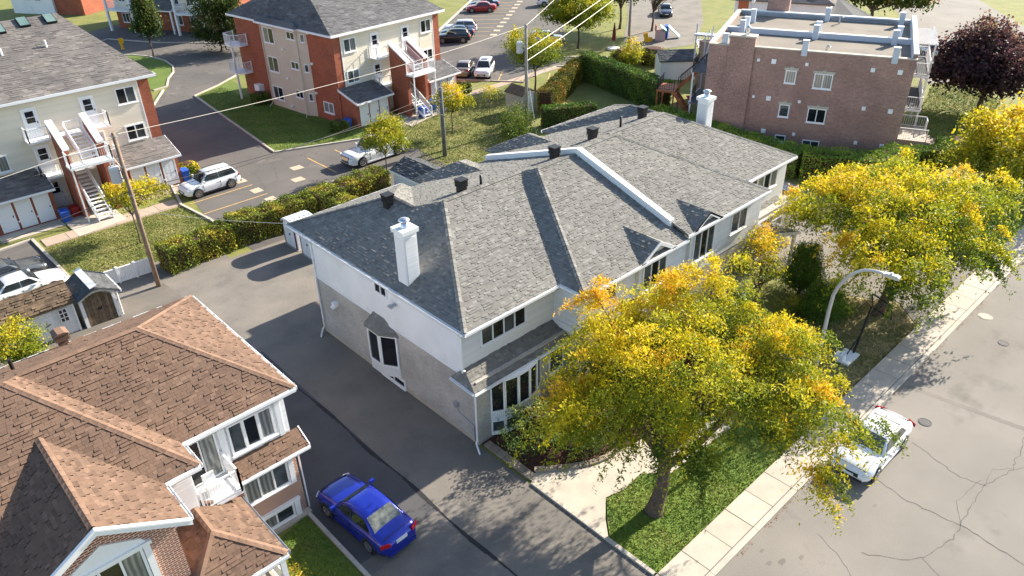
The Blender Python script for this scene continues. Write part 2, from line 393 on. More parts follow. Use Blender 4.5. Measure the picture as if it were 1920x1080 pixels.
mat('grey_pole', (.13, .135, .145), (.10, .105, .115), rough=.8, vs=1.5); mat('pale_pole', (.33, .30, .27), (.24, .22, .2), rough=.9, vs=2)
mat('bark', (.135, .095, .070), (.075, .055, .042), rough=.95, vs=5, fine=.3, fs=16, bump=1., bs=14)
mat('blue_plastic', (.02, .09, .42), rough=.45); mat('green_plastic', (.035, .12, .05), rough=.5); mat('red_plastic', (.35, .02, .02), rough=.5)
mat('red_cloth', (.45, .01, .03), rough=.8); mat('maroon', (.12, .02, .025), rough=.9)
mat('deck_wood', (.36, .11, .035), (.26, .08, .03), rough=.7, vs=3); mat('old_boards', (.20, .145, .09), (.11, .082, .055), rough=.9, vs=4, rnd=.3, fine=.2, fs=20)
mat('lamp_grey', (.52, .53, .55), rough=.45, metal=.3); mat('wire_white', (.62, .58, .5), rough=.6); mat('wire_dark', (.02, .02, .02), rough=.6)
mat('stone_cap', (.50, .46, .38), (.42, .39, .33), rough=.8, vs=2); mat('parapet_metal', (.48, .53, .60), rough=.45)
mat('beige_shed', (.42, .38, .36), rough=.7, vs=3, fine=.06, fs=20); mat('yellow_plastic', (.75, .42, .01), rough=.5); mat('teal_plastic', (.05, .45, .42), rough=.5)
mat('lime_plastic', (.25, .6, .02), rough=.5); mat('pink_panel', (.45, .33, .34), rough=.7); mat('orange_panel', (.45, .13, .05), rough=.7)
# ---------------------------------------------------------------- ground
sheet('ground', [(-1500, -1500), (2500, -1500), (2500, 2500), (-1500, 2500)], -.02, 'grass_dry', 'dry green grass ground of the whole neighbourhood')
KY = 8.66
street = sheet('street', [(-60, -40), (140, -40), (140, KY-.0), (-60, KY-.0)], 0.0, 'street', 'pale worn asphalt street with long cracks in the lower right corner')
sheet('side_street', [(84, 8), (92, 21), (97, 29), (104, 36), (122, 47), (160, 70), (175, 60), (140, 43), (122, 30), (112, 20), (104, 8)], -.006, 'street', 'pale side street curving away behind the brick building')
# kerb and sidewalk
kb = MB()
for i in range(-14, 34):
    x0 = i*3.0
    if x0 > 62: break
    kb.box((x0, KY, -.05), (x0+2.985, KY+.24, .12))
kerb = kb.build('kerb', 'kerb'); tag(kerb, 'low concrete kerb along the edge of the street', 'kerb', kind='structure')
lt = MB()
for i in range(900):
    x = random.uniform(18, 60); y = KY-abs(random.gauss(0, .09)); s = random.uniform(.02, .06); a = random.random()*6.3
    if math.sin(x*.9)+math.sin(x*2.3) < -.3: continue
    lt.poly([(x, y, .012), (x+s*math.cos(a), y+s*math.sin(a), .02), (x+s*1.4*math.cos(a+.8), y+s*1.4*math.sin(a+.8), .015)])
tag(lt.build('leaf_litter', 'leaf_litter'), 'fallen brown leaves gathered in the gutter of the street', 'leaves', kind='stuff')
pav = sheet('pavement', [(-45, KY+.25), (62, KY+.25), (62, 10.22), (-45, 10.22)], .085, 'crack', 'pale concrete pavement beside the street', 'pavement')
slab = MB().hexa([(0.012, 0, 0), (1.475, 0, 0), (1.475, 1.28, 0), (.012, 1.28, 0), (.018, .006, .035), (1.469, .006, .035), (1.469, 1.274, .035), (.018, 1.274, .035)])
s0 = None
for i in range(-4, 33):
    x = 15.06+i*1.487
    if 61 < x: break
    if s0 is None: s0 = slab.build('slab', 'concrete', pav); o = s0
    else: o = s0.copy(); COL.objects.link(o); o.parent = pav
    o.location = (x, KY+.27, .085+random.uniform(-.004, .004)); o.rotation_euler = (random.uniform(-.003, .003), random.uniform(-.003, .003), 0)
# driveway between the houses, running through to the back lot
sheet('driveway', [(8.85, KY+.3), (16.4, KY+.3), (16.4, 34), (16.5, 48), (8.85, 48)], .006, 'drive', 'grey asphalt driveway between the brown roofed house and the long grey roofed house', 'driveway')
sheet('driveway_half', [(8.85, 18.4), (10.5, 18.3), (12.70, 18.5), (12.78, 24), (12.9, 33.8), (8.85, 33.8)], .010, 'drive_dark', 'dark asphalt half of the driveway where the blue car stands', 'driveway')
sheet('back_lot', [(-6, 34.6), (12.9, 34.2), (16.3, 33.2), (27, 33.2), (27, 44), (21, 44.8), (12.2, 45.3), (-6, 44)], .014, 'backlot', 'sunlit grey asphalt lot behind the long house', 'driveway')
sheet('asphalt_patch', [(2, 37), (12.3, 40.5), (12.0, 45.0), (3, 44)], .018, 'patch', 'brownish asphalt patch beside the wooden door shed', 'driveway')
sd = MB()
for i in range(46):
    y0, y1 = 10.4+i*.5, 10.9+i*.5; a, b = 12.72+.05*math.sin(y0), 12.72+.05*math.sin(y1); w0 = .10+.05*math.sin(y0*1.7)
    sd.poly([(a-w0, y0, .0145), (a+w0*.4, y0, .0145), (b+w0*.4, y1, .0145), (b-w0, y1, .0145)])
tag(sd.build('driveway_seam', 'drive_seam'), 'dark tar seam along the middle of the driveway', 'driveway', kind='structure')
# edging of the driveway and the front walk
eb = MB()
for i in range(22): eb.box((16.40, 10.3+i*.295, -.02), (16.56, 10.58+i*.295, .09))
tag(eb.build('edging', 'kerb'), 'narrow stone edging between the driveway and the front walk', 'edging', kind='structure')
fw = sheet('front_walk', [(16.56, 17.0), (16.56, 12.6), (17.2, 13.3), (18.1, 14.05), (19.0, 13.8), (20.2, 13.9), (21.2, 13.0), (25.5, 12.8), (25.5, 14.6), (22, 15.2), (19.2, 15.6), (17.4, 17.2)], .03, 'concrete', 'curved pale concrete front walk beside the driveway', 'walk')
lawn = sheet('front_lawn', [(16.56, 10.24), (27.5, 10.24), (27.5, 12.9), (21.2, 12.95), (20.3, 13.85), (19.0, 13.75), (18.1, 14.0), (17.2, 13.2), (16.56, 12.5)], .025, 'grass_near', 'bright green front lawn under the honey coloured tree', 'lawn')
sheet('garden_bed', [(16.56, 20.1), (16.56, 17.1), (17.5, 17.2), (19.2, 15.7), (22, 15.3), (26, 14.8), (30, 14.8), (30, 19.2), (22.1, 19.3), (22.1, 20.1)], .035, 'soil', 'dark red mulch garden bed in front of the long house', 'garden bed')
pv = tag(MB().box((16.57, 17.0, 0), (16.85, 19.9, .05)).build('paver_edge', 'soil'), 'row of tan paver blocks edging the garden bed by the driveway', 'edging', kind='structure')
for i in range(7):
    MB().box((16.52, 17.0+i*.42, .03), (16.88, 17.40+i*.42, .15+.01*(i % 3))).build('paver', 'paver', pv)
k = 0
for i in range(9):
    t0, t1 = i/9, (i+1)/9-.008
    p = lambda t: V((17.0+3.6*t, 17.15-1.75*math.sin(t*1.7), 0))
    a, b = p(t0), p(t1); n = V((-(b-a).y, (b-a).x, 0)).normalized()*.26
    MB().prism([(a.x, a.y), (b.x, b.y), ((b+n).x, (b+n).y), ((a+n).x, (a+n).y)], .02, .13).build('paver', 'paver', pv)
sheet('dry_bed', [(30.5, 10.3), (39.9, 10.3), (41.6, 12.0), (40.2, 14.6), (38.5, 16.4), (30, 16)], .022, 'dry_bed', 'strip of dry straw coloured grass under the second tree', 'grass')
sheet('house_drive', [(39.2, 10.3), (50.5, 10.3), (52.6, 24), (54.8, 40), (43.8, 40), (43.4, 20.3), (40.4, 19.9), (38.6, 16.4), (40.3, 14.6), (41.7, 12.0), (40.0, 10.3)], .008, 'backlot', 'grey asphalt driveway at the right end of the long house', 'driveway')
sheet('right_lawn', [(50.6, 10.2), (84, 10.2), (91, 24), (88, 31), (74, 25), (60, 19.5), (53.4, 23.5)], .004, 'grass_dry', 'sunny lawn around the purple tree', 'lawn')
sheet('bright_lawn', [(50.8, 9.3), (63, 10.4), (66, 14.6), (59, 17), (53.2, 16)], .010, 'grass_near', 'bright green lawn behind the second street tree', 'lawn')
sheet('suv_drive', [(86.5, 27.8), (90, 25.6), (99, 31.5), (104, 38), (97, 39)], .012, 'backlot', 'grey driveway where the silver car stands beside the brick building', 'driveway')
# lawn in front of the brown house
sheet('side_lawn', [(6.3, 10.2), (8.62, 10.2), (8.62, 22.0), (6.3, 21.4)], .012, 'grass_green', 'shaded green lawn strip beside the blue car', 'lawn')
eb = MB()
for i in range(13): eb.box((8.66, 10.4+i*.92, -.02), (8.82, 11.3+i*.92, .11))
tag(eb.build('edging', 'kerb'), 'grey concrete edging between the lawn strip and the blue car', 'edging', kind='structure')
# apartment lanes and parking
sheet('lane', [(18.05, 44.5), (36.5, 45.5), (37.4, 52.2), (35.4, 57.9), (28.1, 60.4), (30.3, 81.8), (34.5, 84), (45, 92), (60, 110), (75, 125), (60, 135), (30, 122), (10, 125), (8, 112), (28, 104), (32, 99), (30, 88), (23.5, 78), (20.6, 66.2), (18.2, 53)], -.010, 'lane', 'asphalt lane and parking between the two apartment blocks', 'road')
sheet('left_parking', [(-12, 45.2), (7.9, 48.4), (7.86, 57.4), (-12, 55.2)], -.008, 'lane', 'asphalt parking bay at the left edge with two cars', 'road')
sheet('far_lot', [(53.3, 66.3), (57.9, 59.9), (60.2, 60.6), (64.8, 61.6), (68.9, 57.4), (72.2, 60), (68.4, 63.9), (75, 70), (90, 84), (112, 104), (100, 125), (83, 98.3), (65.3, 84.9), (51, 73.2)], -.006, 'lane', 'asphalt parking lot with many cars behind the apartment block', 'road')
sheet('far_drive', [(76.5, 58.6), (84, 56), (95, 62), (120, 80), (114, 92), (92, 73), (80, 64)], -.002, 'backlot', 'pale driveway beyond the play houses', 'driveway')
sheet('back_yard', [(45, 34.6), (53.8, 40), (57.5, 44), (50.5, 44.8), (44.8, 42)], -.004, 'lane', 'shaded dark asphalt behind the long house', 'driveway')
kb = MB()
def kerbline(pts, wd=.18, h=.11, b=None):
    b = b or kb
    for i in range(len(pts)-1): b.bar((*pts[i], h/2-.03), (*pts[i+1], h/2-.03), wd, h+.06)
kerbline([(17.95, 46.0), (18.1, 51.4), (17.65, 55.6), (20.2, 66.2), (23.5, 78), (28.8, 86.6)])
kerbline([(35.1, 57.75), (28.05, 60.45), (30.3, 81.9), (33.9, 83.8), (40, 88.2), (50, 96)])
isl = [(28.0, 87.2), (29.6, 87.6), (31.0, 90.6), (32.6, 93.0), (33.6, 95.6), (34.0, 99), (33.4, 102.6), (32.2, 105.0), (29, 107)]
kerbline(isl); kerbline([(20, 108.5), (33.2, 116.5), (37.4, 108.7), (40, 106), (43, 102), (48, 98)])
kerbline([(65.3, 84.9), (82.9, 98.2), (98, 110)], .3); kerbline([(-6, 55.9), (7.85, 57.5), (8.0, 48.9)], .2)
kerbline([(53.2, 66.2), (57.9, 59.8)]); kerbline([(60.2, 60.6), (64.9, 61.6), (68.9, 57.3), (72.1, 59.9), (68.5, 63.8)])
tag(kb.build('lane_kerb', 'kerb'), 'pale concrete kerb lines round the lanes and lots', 'kerb', kind='structure')
sheet('island', isl+[(26, 100)], .03, 'grass_green', 'small grass island with the young tree at the lane bend', 'lawn')
sheet('corner_lawn', [(28.2, 60.5), (35.2, 58.0), (40.4, 60.6), (36.2, 62.3), (35, 78), (36, 86), (33.9, 83.6), (30.4, 81.8)], .02, 'grass_green', 'shaded lawn beside the tall brick apartment block', 'lawn')
# apartment walks
wk = sheet('walk', [(8.2, 55.6), (8.2, 57.0), (17.6, 57.1), (17.7, 55.5)], .006, 'walk_pink', 'pinkish concrete walk in front of the left apartments', 'walk')
for i in range(6): MB().box((8.25+i*1.57, 55.65, 0), (9.79+i*1.57, 57.0, .035)).build('slab', 'walk_pink', wk)
sheet('patio', [(10.35, 55.6), (13.8, 56), (13.8, 61.8), (10.35, 61.8)], .045, 'concrete', 'concrete patio under the left stair tower', 'patio')
sheet('door_step', [(6.2, 58.3), (10.3, 58.3), (10.3, 59.8), (6.2, 59.8)], .012, 'concrete', 'grey concrete step before the left row of white doors', 'patio')
sheet('door_step', [(15.3, 58.4), (19.7, 58.4), (19.7, 59.8), (15.3, 59.8)], .012, 'walk_pink', 'pinkish concrete step before the right row of white doors', 'patio')
wk = sheet('walk', [(36.4, 57.5), (36.9, 56.6), (48.6, 60.2), (65, 60.9), (65, 62), (48, 61.4)], .010, 'walk_pink', 'long pinkish walk crossing the lawn to the far lot', 'walk')
sheet('patio', [(40.5, 60.9), (40.5, 57.1), (47.3, 58.9), (47.2, 62)], .03, 'concrete', 'pale concrete patio with blue bins under the far stair tower', 'patio')
pk = MB(); pw = MB()
def line(b, a, c, wd, z=.004):
    a, c = V((*a, 0)), V((*c, 0)); n = V((-(c-a).y, (c-a).x, 0)).normalized()*wd/2
    b.poly([(*(p.xy), z) for p in (a-n, c-n, c+n, a+n)])
for y in (55.3, 52.85, 50.4): line(pk, (18.2, y), (23.3, y), .11)
for x in (30.9, 33.6): line(pk, (x-1.5, 52.6), (x-1.5, 57.2), .11)
line(pk, (2, 54.2), (7.6, 54.6), .11); line(pk, (2, 51.4), (7.6, 51.7), .11)
for y in (56.7, 54.0, 51.7): pw.poly([(22.6, y-.45, .004), (23.4, y-.45, .004), (23.4, y+.45, .004), (22.6, y+.45, .004)])
for x, y in ((27.6, 55.9), (26.4, 53.6), (27.9, 51.2)): pw.poly([(x-.45, y-.4, .004), (x+.5, y-.45, .004), (x+.5, y+.4, .004), (x-.45, y+.45, .004)])
for i in range(11):
    a = V((66.2, 82.2))+V((1.93, 1.46))*i*1.05
    line(pk, a, a+V((4.4, -3.9))*.8, .12)
    q = a+V((4.1, -3.6)); line(pw, q, q+V((.75, .56)), .9)
for i in range(5):
    a = V((54.3, 64.2))+V((1.7, -2.2))*i*.98+V((0, 0)); line(pk, a, a+V((3.2, 2.6)), .11)
line(pk, (66.9, 59.4), (70.4, 61.9), .1)
tag(pk.build('bay_lines', 'yellow_paint'), 'yellow painted parking bay lines on the asphalt', 'markings', kind='structure')
tag(pw.build('bay_marks', 'worn_paint'), 'worn pale painted squares at the ends of the parking bays', 'markings', kind='structure')
def manhole(x, y, r, z, label, m='drive_dark'):
    b = MB().lathe([(0, z+.012), (r*.86, z+.012), (r*.88, z+.002), (r*.93, z+.002), (r*.95, z+.014), (r, z+.01), (r*1.02, z)], 20, (x, y, 0))
    for k in range(-3, 4): b.box((x-r*.6, y+k*r*.2-.015, z+.01), (x+r*.6, y+k*r*.2+.015, z+.018))
    tag(b.build('manhole_cover', m), label, 'manhole')
manhole(32.2, 6.75, .3, 0, 'dark round utility cover in the street behind the white parked car'); manhole(43.6, 8.0, .38, 0, 'pale round cover in the street near the kerb by the second tree', 'kerb')
manhole(41.5, 6.4, .27, 0, 'small dark cover in the street farthest up to the right'); manhole(26.5, 65.1, .62, -.008, 'large round cover in the shaded lane between the apartments', 'lane')
# cracks in the street
cr = MB()
def crackline(pts, wd=.035):
    P = [V((*p, 0)) for p in pts]; out = []
    for i in range(len(P)-1):
        L = (P[i+1]-P[i]).length; k = max(2, int(L/.22))
        for j in range(k): out.append(P[i]+(P[i+1]-P[i])*j/k+V((random.gauss(0, .035), random.gauss(0, .035), 0)))
    out.append(P[-1])
    for i in range(len(out)-1):
        a, c = out[i], out[i+1]; n = V((-(c-a).y, (c-a).x, 0)).normalized()*wd*random.uniform(.16, .38)
        cr.poly([(*(p.xy), .004) for p in (a-n, c-n, c+n, a+n)])
crackline([(27.3, 7.6), (26.8, 5.3), (27.0, 3.3)], .06); crackline([(22.9, 5.4), (23.7, 4.2), (24.3, 3.7), (25.9, 3.3), (27.0, 3.3), (28.3, 3.4), (30.0, 3.4), (31.8, 2.9), (34.5, 3.2)], .05)
crackline([(27.0, 3.3), (26.9, 2.1), (26.6, .6)], .08); crackline([(30.4, 6.6), (29.7, 4.3), (30.0, 3.3)], .045); crackline([(24.3, 3.7), (23.8, 2.6)], .045)
crackline([(27, 3.3), (28.2, 3.9), (30.2, 3.6)], .03); crackline([(22.6, 7), (22.0, 5.6), (21.0, 4.4)], .03); crackline([(29.9, 3.4), (31.2, 3.5), (32.3, 2.5)], .025)
tag(cr.build('street_cracks', 'crack', street), kind=None)
ps = MB()
for k in range(16):
    y0 = 8.4-k*.5; ps.poly([(34.15+.01*(8.4-y0)*12, y0, .003), (34.45+.01*(8.4-y0)*12, y0, .003), (34.5+.01*(8.9-y0)*12, y0-.5, .003), (34.2+.01*(8.9-y0)*12, y0-.5, .003)])
ps.build('patch_seam', 'drive', street)
os_ = MB()
for (x, y, r) in ((20.4, 7.3, .17), (21.1, 6.9, .12), (20.0, 7.6, .12), (20.3, 8.1, .1), (25.6, 6.1, .1)):
    os_.poly([(x+r*(1+.25*math.sin(3*a+x))*math.cos(a), y+.8*r*(1+.25*math.cos(2*a))*math.sin(a), .0035) for a in [i*.4 for i in range(16)]])
os_.build('oil_spots', 'drive', street)
# ---------------------------------------------------------------- long grey roofed house (pair of units)
H = thing('row_house', 'long two storey house with grey shingle roof and white party wall ridge', 'house', (16.45, 20.14, 0))
wb = MB(); wb.box((16.45, 20.14, 0), (22.1, 33.2, 3.53)); wb.box((22.1, 19.45, 0), (37.7, 33.2, 3.53)); wb.box((37.7, 20.14, 0), (43.2, 33.2, 3.53)); wb.build('brick_wall', 'grey_brick', H)
ub = MB(); ub.box((16.43, 21.0, 3.53), (22.1, 33.22, 5.95)); ub.box((22.1, 19.45, 3.53), (37.7, 33.2, 5.95)); ub.box((37.7, 21.0, 3.53), (43.22, 33.2, 6.15)); ub.build('upper_wall', 'white_cladding', H)
sb = MB()
for (x, y, wd, z0, z1) in ((16.43, 21.0, 5.65, 3.6, 5.9), (22.1, 19.45, 15.6, 3.4, 5.9), (37.7, 21.0, 5.5, 3.6, 6.1)): siding(sb, (x, y, 0), (1, 0, 0), (0, -1, 0), wd, z0, z1)
siding(sb, (43.22, 21, 0), (0, 1, 0), (1, 0, 0), 12.2, 3.55, 6.1); siding(sb, (22.1, 19.45, 0), (0, 1, 0), (-1, 0, 0), 1.55, 3.5, 5.9)
sb.build('siding', 'white_siding', H)
boxes(H, 'corner_trim', 'white_trim', [((16.40, 20.95, 3.47), (16.425, 33.25, 3.56)), ((16.405, 20.95, 3.56), (16.425, 21.08, 5.9)), ((16.41, 33.12, 3.56), (16.43, 33.24, 5.9))])
fb = MB(); fb.box((16.44, 20.13, -.05), (16.5, 33.21, .22)); fb.build('foundation', 'concrete', H)
def unit(mir, dz):
    X = (lambda x: 59.8-x) if mir else (lambda x: x)
    p = lambda x, y, z: V((X(x), y, z+dz))
    E1, E2, AP = p(16.33, 20.6, 5.95), p(16.33, 35.3, 5.95), p(21.0, 27.5, 8.25)
    A, B, Vv, W2 = p(20.15, 30.75, 7.82), p(20.15, 28.8, 7.82), p(23.97, 34.4, 5.95), p(23.97, 35.3, 5.95)
    VL, HP, J1, J2 = p(26.3, 27.5, 8.25), p(26.75, 26.7, 8.5), p(22.1, 20.6, 5.95), p(22.1, 19.03, 5.95)
    C1, C2, C3, C4 = p(29.9, 19.03, 5.95), p(29.9, 26.7, 8.5), p(29.9, 34.4, 5.95), p(26.3, 34.4, 5.95)
    F = [[E1, AP, B], [E1, B, A, E2], [E2, A, W2], [A, B, Vv, W2], [E1, J1, VL, AP], [J2, J1, VL, HP], [J2, C1, C2, HP], [B, AP, VL, C4, Vv], [VL, HP, C2, C3, C4]]
    # second rear wing
    r0, r1 = p(27.0, 31.4, 6.95), p(27.0, 33.6, 6.95)
    F += [[p(24.9, 35.4, 5.95), p(24.9, 34.4, 5.95), r0, r1], [p(29.1, 35.4, 5.95), p(29.1, 34.4, 5.95), r0, r1], [p(24.9, 35.4, 5.95), p(29.1, 35.4, 5.95), r1]]
    caps = [(E1, AP), (AP, VL), (J2, HP), (HP, C2), (A, B), (E2, A)]
    eaves = [(E1, J1, (0, -1, 0)), (J2, C1, (0, -1, 0)), (E1, E2, (1 if mir else -1, 0, 0)), (J2, J1, (1 if mir else -1, 0, 0)), (E2, W2, (0, 1, 0))]
    return F, caps, eaves
FL, cl, el = unit(False, 0); FR, cr_, er = unit(True, .22)
gd = MB()
def gable_dormer(x, zr, yb, dz=0, hw=1.45, yf=18.72, ze=5.95):
    R0, R1 = V((x, yf, zr+dz)), V((x, yb, zr+dz)); a, b = V((x-hw, yf, ze+dz-.05)), V((x+hw, yf, ze+dz-.05))
    ya = 19.2
    return [[R0, R1, V((x-hw, ya, ze+dz+.01)), a], [R0, R1, V((x+hw, ya, ze+dz+.01)), b]]
GD = gable_dormer(27.5, 6.70, 21.4, yf=19.05)+gable_dormer(31.7, 6.72, 21.2, .15, yf=19.0)
roof(H, FL+FR+GD, 'grey_shingle', singles=300, focus=(12, 16, 10))
cb = MB()
for a, b in cl+cr_: ridgecap(cb, a, b)
cb.build('ridge_cap', 'grey_shingle', H, kind='stuff')
for a, b, o in el+er: gutter(H, a, b, o, h=.2)
# soffit under the deep rear overhang, party wall parapet
MB().box((16.36, 33.3, 5.74), (23.9, 35.25, 5.78)).build('soffit', 'white_trim', H)
pp = MB()
for (y0, z0, y1, z1) in ((20.1, 6.31, 26.6, 8.47), (26.6, 8.47, 34.3, 5.98)):
    pp.hexa([(29.72, y0, z0-.3), (30.08, y0, z0-.3), (30.08, y1, z1-.3), (29.72, y1, z1-.3), (29.72, y0, z0+.36), (30.08, y0, z0+.36), (30.08, y1, z1+.36), (29.72, y1, z1+.36)])
pp.build('party_wall', 'white_trim', H)
# dormer gables: boards, wall bays and windows
for (x, dz, zr) in ((27.5, 0, 6.7), (31.7, .15, 6.87)):
    b = MB(); a0, p0, c0 = V((x-1.45, 19.0, 5.88+dz)), V((x, 19.0, zr)), V((x+1.45, 19.0, 5.88+dz))
    for q, r in ((a0, p0), (c0, p0)): b.extr([q-Z3*.2, q, r, r-Z3*.2], (0, .05, 0))
    b.build('rake_board', 'white_trim', H)
    b = MB(); b.extr([(x-1.2, 19.25, 3.3), (x+1.2, 19.25, 3.3), (x+1.2, 19.25, 5.9+dz), (x, 19.25, zr-.12), (x-1.2, 19.25, 5.9+dz)], (0, .5, 0)); b.build('bay_wall', 'white_siding', H)
    window(H, (x-.95, 19.25, 4.1), (1, 0, 0), (0, -1, 0), 1.9, 1.75, 3, gm=['glass', 'glass_dark'])
    MB().extr([(x-1.42, 19.03, 5.72+dz), (x-1.2, 19.03, 5.72+dz), (x-.05, 19.03, zr-.25), (x-.05, 19.03, zr-.3)], (0, .2, 0)).build('soffit', 'white_trim', H)
# lower front roofs
lr = [[(16.1, 19.85, 3.3), (22.1, 19.85, 3.3), (22.1, 21, 3.85), (16.5, 21, 3.85)], [(16.1, 19.85, 3.3), (16.5, 21, 3.85), (16.1, 21.45, 3.4)]]
lr2 = [[(22.1, 18.0, 3.2), (26.2, 18.0, 3.2), (26.2, 19.42, 3.85), (22.1, 19.42, 3.85)]]
lr3 = [[(37.0, 20.15, 3.3), (42.5, 20.15, 3.3), (42.5, 21.2, 3.8), (37, 21.2, 3.8)]]
pr = [[(38.3, 18.3, 3.45), (38.3, 21.3, 3.45), (35.3, 21.3, 2.55), (35.3, 18.3, 2.55)], [(38.3, 18.3, 3.45), (38.3, 20.3, 3.45), (41.0, 20.3, 2.6), (41.0, 18.3, 2.6)]]
[roof(H, q, 'grey_shingle', name=nm) for q, nm in ((lr, 'lower_roof'), (lr2, 'lower_roof'), (lr3, 'lower_roof'), (pr, 'porch_roof'))]
gutter(H, (16.1, 19.85, 3.3), (22.1, 19.85, 3.3), (0, -1, 0), h=.14); gutter(H, (16.1, 19.85, 3.3), (16.1, 21.45, 3.38), (-1, 0, 0), h=.12)
gutter(H, (37, 20.15, 3.3), (42.5, 20.15, 3.3), (0, -1, 0), h=.16); gutter(H, (22.1, 18.0, 3.2), (26.2, 18, 3.2), (0, -1, 0), h=.14)
b = MB(); b.extr([(35.3, 18.26, 2.4), (35.3, 18.26, 2.55), (38.3, 18.26, 3.47), (41, 18.26, 2.6), (41, 18.26, 2.42), (38.3, 18.26, 3.25)], (0, .05, 0)); b.build('rake_board', 'white_trim', H); MB().bar((38.3-3, 21.32, 2.5), (38.3, 21.32, 3.42), .06, .22).build('rake_board', 'white_trim', H)
boxes(H, 'porch_post', 'white_trim', [((x-.09, 18.4, 0), (x+.09, 18.58, 2.5)) for x in (35.6, 40.7)])
b = MB(); b.box((22.02, 19.5, 3.62), (22.09, 21.0, 3.95)); b.build('flashing', 'white_trim', H)
# windows of the left wall and front
window(H, (16.43, 27.35, 5.12), (0, -1, 0), (-1, 0, 0), 1.02, .72, 2, gm='glass_dark', sill=False)
window(H, (17.5, 21.0, 4.5), (1, 0, 0), (0, -1, 0), 2.75, 1.15, 4, gm=['glass', 'glass_dark'])
# bow window: five facets
bx = [17.2, 17.75, 18.45, 19.15, 19.75, 20.3]; by = [20.12, 19.80, 19.64, 19.64, 19.80, 20.12]
pb = MB(); pb.prism(list(zip(bx, by))+[(20.3, 20.2), (17.2, 20.2)], .12, 3.24); pb.build('bow_wall', 'white_trim', H)
rb = MB()
for i in range(5):
    a, b2 = V((bx[i], by[i], 0)), V((bx[i+1], by[i+1], 0)); u = (b2-a).normalized(); n = V((u.y, -u.x, 0)); L = (b2-a).length
    window(H, a+Z3*1.5, u, n, L, 1.7, 1, gm='glass_dark', sill=False, fr=.06); window(H, a+Z3*.32, u, n, L, .68, 1, gm='glass', sill=False, fr=.06)
    k = int(L/.09)
    for j in range(k): rb.obox(a+u*(j*L/k)+Z3*1.02, u*.05, Z3*.46, n*.02)
rb.build('bow_panel', 'white_siding', H)
window(H, (20.9, 20.14, 1.6), (1, 0, 0), (0, -1, 0), 1.0, 1.4, 1); window(H, (39.0, 21.0, 4.55), (1, 0, 0), (0, -1, 0), 3.1, 1.5, 4, gm=['glass_dark', 'glass_curtain'])
window(H, (34.6, 19.45, 4.3), (1, 0, 0), (0, -1, 0), 1.6, 1.3, 2); window(H, (23.2, 19.45, 4.6), (1, 0, 0), (0, -1, 0), 1.6, 1.15, 2); window(H, (24, 19.45, 1.4), (1, 0, 0), (0, -1, 0), 2.2, 1.5, 3)
window(H, (40.4, 20.14, 1.3), (1, 0, 0), (0, -1, 0), 1.6, 1.5, 2, gm='glass_curtain'); door(H, (38.2, 20.14, .3), (1, 0, 0), (0, -1, 0), lite=[(.5, .9)])
# angled bay on the driveway side
bb = MB(); bp = [(16.44, 28.0), (15.95, 27.75), (15.95, 26.75), (16.44, 25.95)]
bb.prism(bp, .62, 3.2); bb.build('bay_wall', 'white_trim', H)
window(H, (15.95, 27.72, 1.25), (0, -1, 0), (-1, 0, 0), .95, 1.85, 1, gm='glass_dark', sill=False, fr=.08)
u = (V((16.44, 25.95, 0))-V((15.95, 26.75, 0))).normalized(); window(H, V((15.95, 26.75, 1.25)), u, (u.y, -u.x, 0), .92, 1.85, 1, gm='glass_dark', sill=False, fr=.08)
b = MB()
for (a, c) in ((V((15.95, 27.75, 0)), V((15.95, 26.75, 0))), (V((15.95, 26.75, 0)), V((16.44, 25.95, 0)))):
    uu = (c-a).normalized(); n = V((uu.y, -uu.x, 0)); L = (c-a).length
    for j in range(9): b.obox(a+uu*(j*L/9)+Z3*.66, uu*(L/9*.7), Z3*.5, n*.02)
b.build('bay_panel', 'white_siding', H)
roof(H, [[(15.88, 27.95, 3.2), (15.88, 26.68, 3.2), (16.44, 26.9, 3.75), (16.44, 27.8, 3.75)], [(15.88, 26.68, 3.2), (16.46, 25.8, 3.2), (16.44, 26.9, 3.75)], [(15.88, 27.95, 3.2), (16.46, 28.15, 3.2), (16.44, 27.8, 3.75)]], 'grey_shingle', name='bay_roof')
window(H, (16.45, 27.55, .08), (0, -1, 0), (-1, 0, 0), 1.9, .48, 2, gm='glass_dark')
# small fittings
b = MB(); b.box((16.2, 31.25, 2.45), (16.45, 31.55, 2.7)); b.box((16.1, 31.28, 2.4), (16.3, 31.52, 2.5)); b.build('dryer_vent', 'white_trim', H)
b = MB(); b.tube([(16.43, 25.75, 5.05), (16.2, 25.72, 5.1), (16.1, 25.7, 5.05)], .07, 8); b.box((16.08, 25.6, 5.0), (16.25, 25.9, 5.1)); b.build('flood_light', 'galv', H)
b = MB(); b.box((16.28, 21.45, 1.5), (16.45, 21.65, 1.75)); b.tube([(16.42, 21.55, 1.5), (16.42, 21.5, 1.2), (16.42, 20.4, .95), (16.42, 20.4, .1)], .02, 6); b.build('meter_box', 'galv', H)
b = MB(); b.box((16.38, 21.15, 5.5), (16.6, 21.5, 5.75)); b.build('bracket', 'white_trim', H)
downspout(H, 16.42, 20.18, 0, 3.2, (-1, -.3, 0), kick=(-.35, -.55, 0)); downspout(H, 16.42, 20.98, 3.6, 5.8, (-.5, -.5, 0), kick=(-.05, -.2, .3))
downspout(H, 16.42, 33.1, 0, 5.6, (-.4, .2, 0), kick=(-.5, -.4, 0))
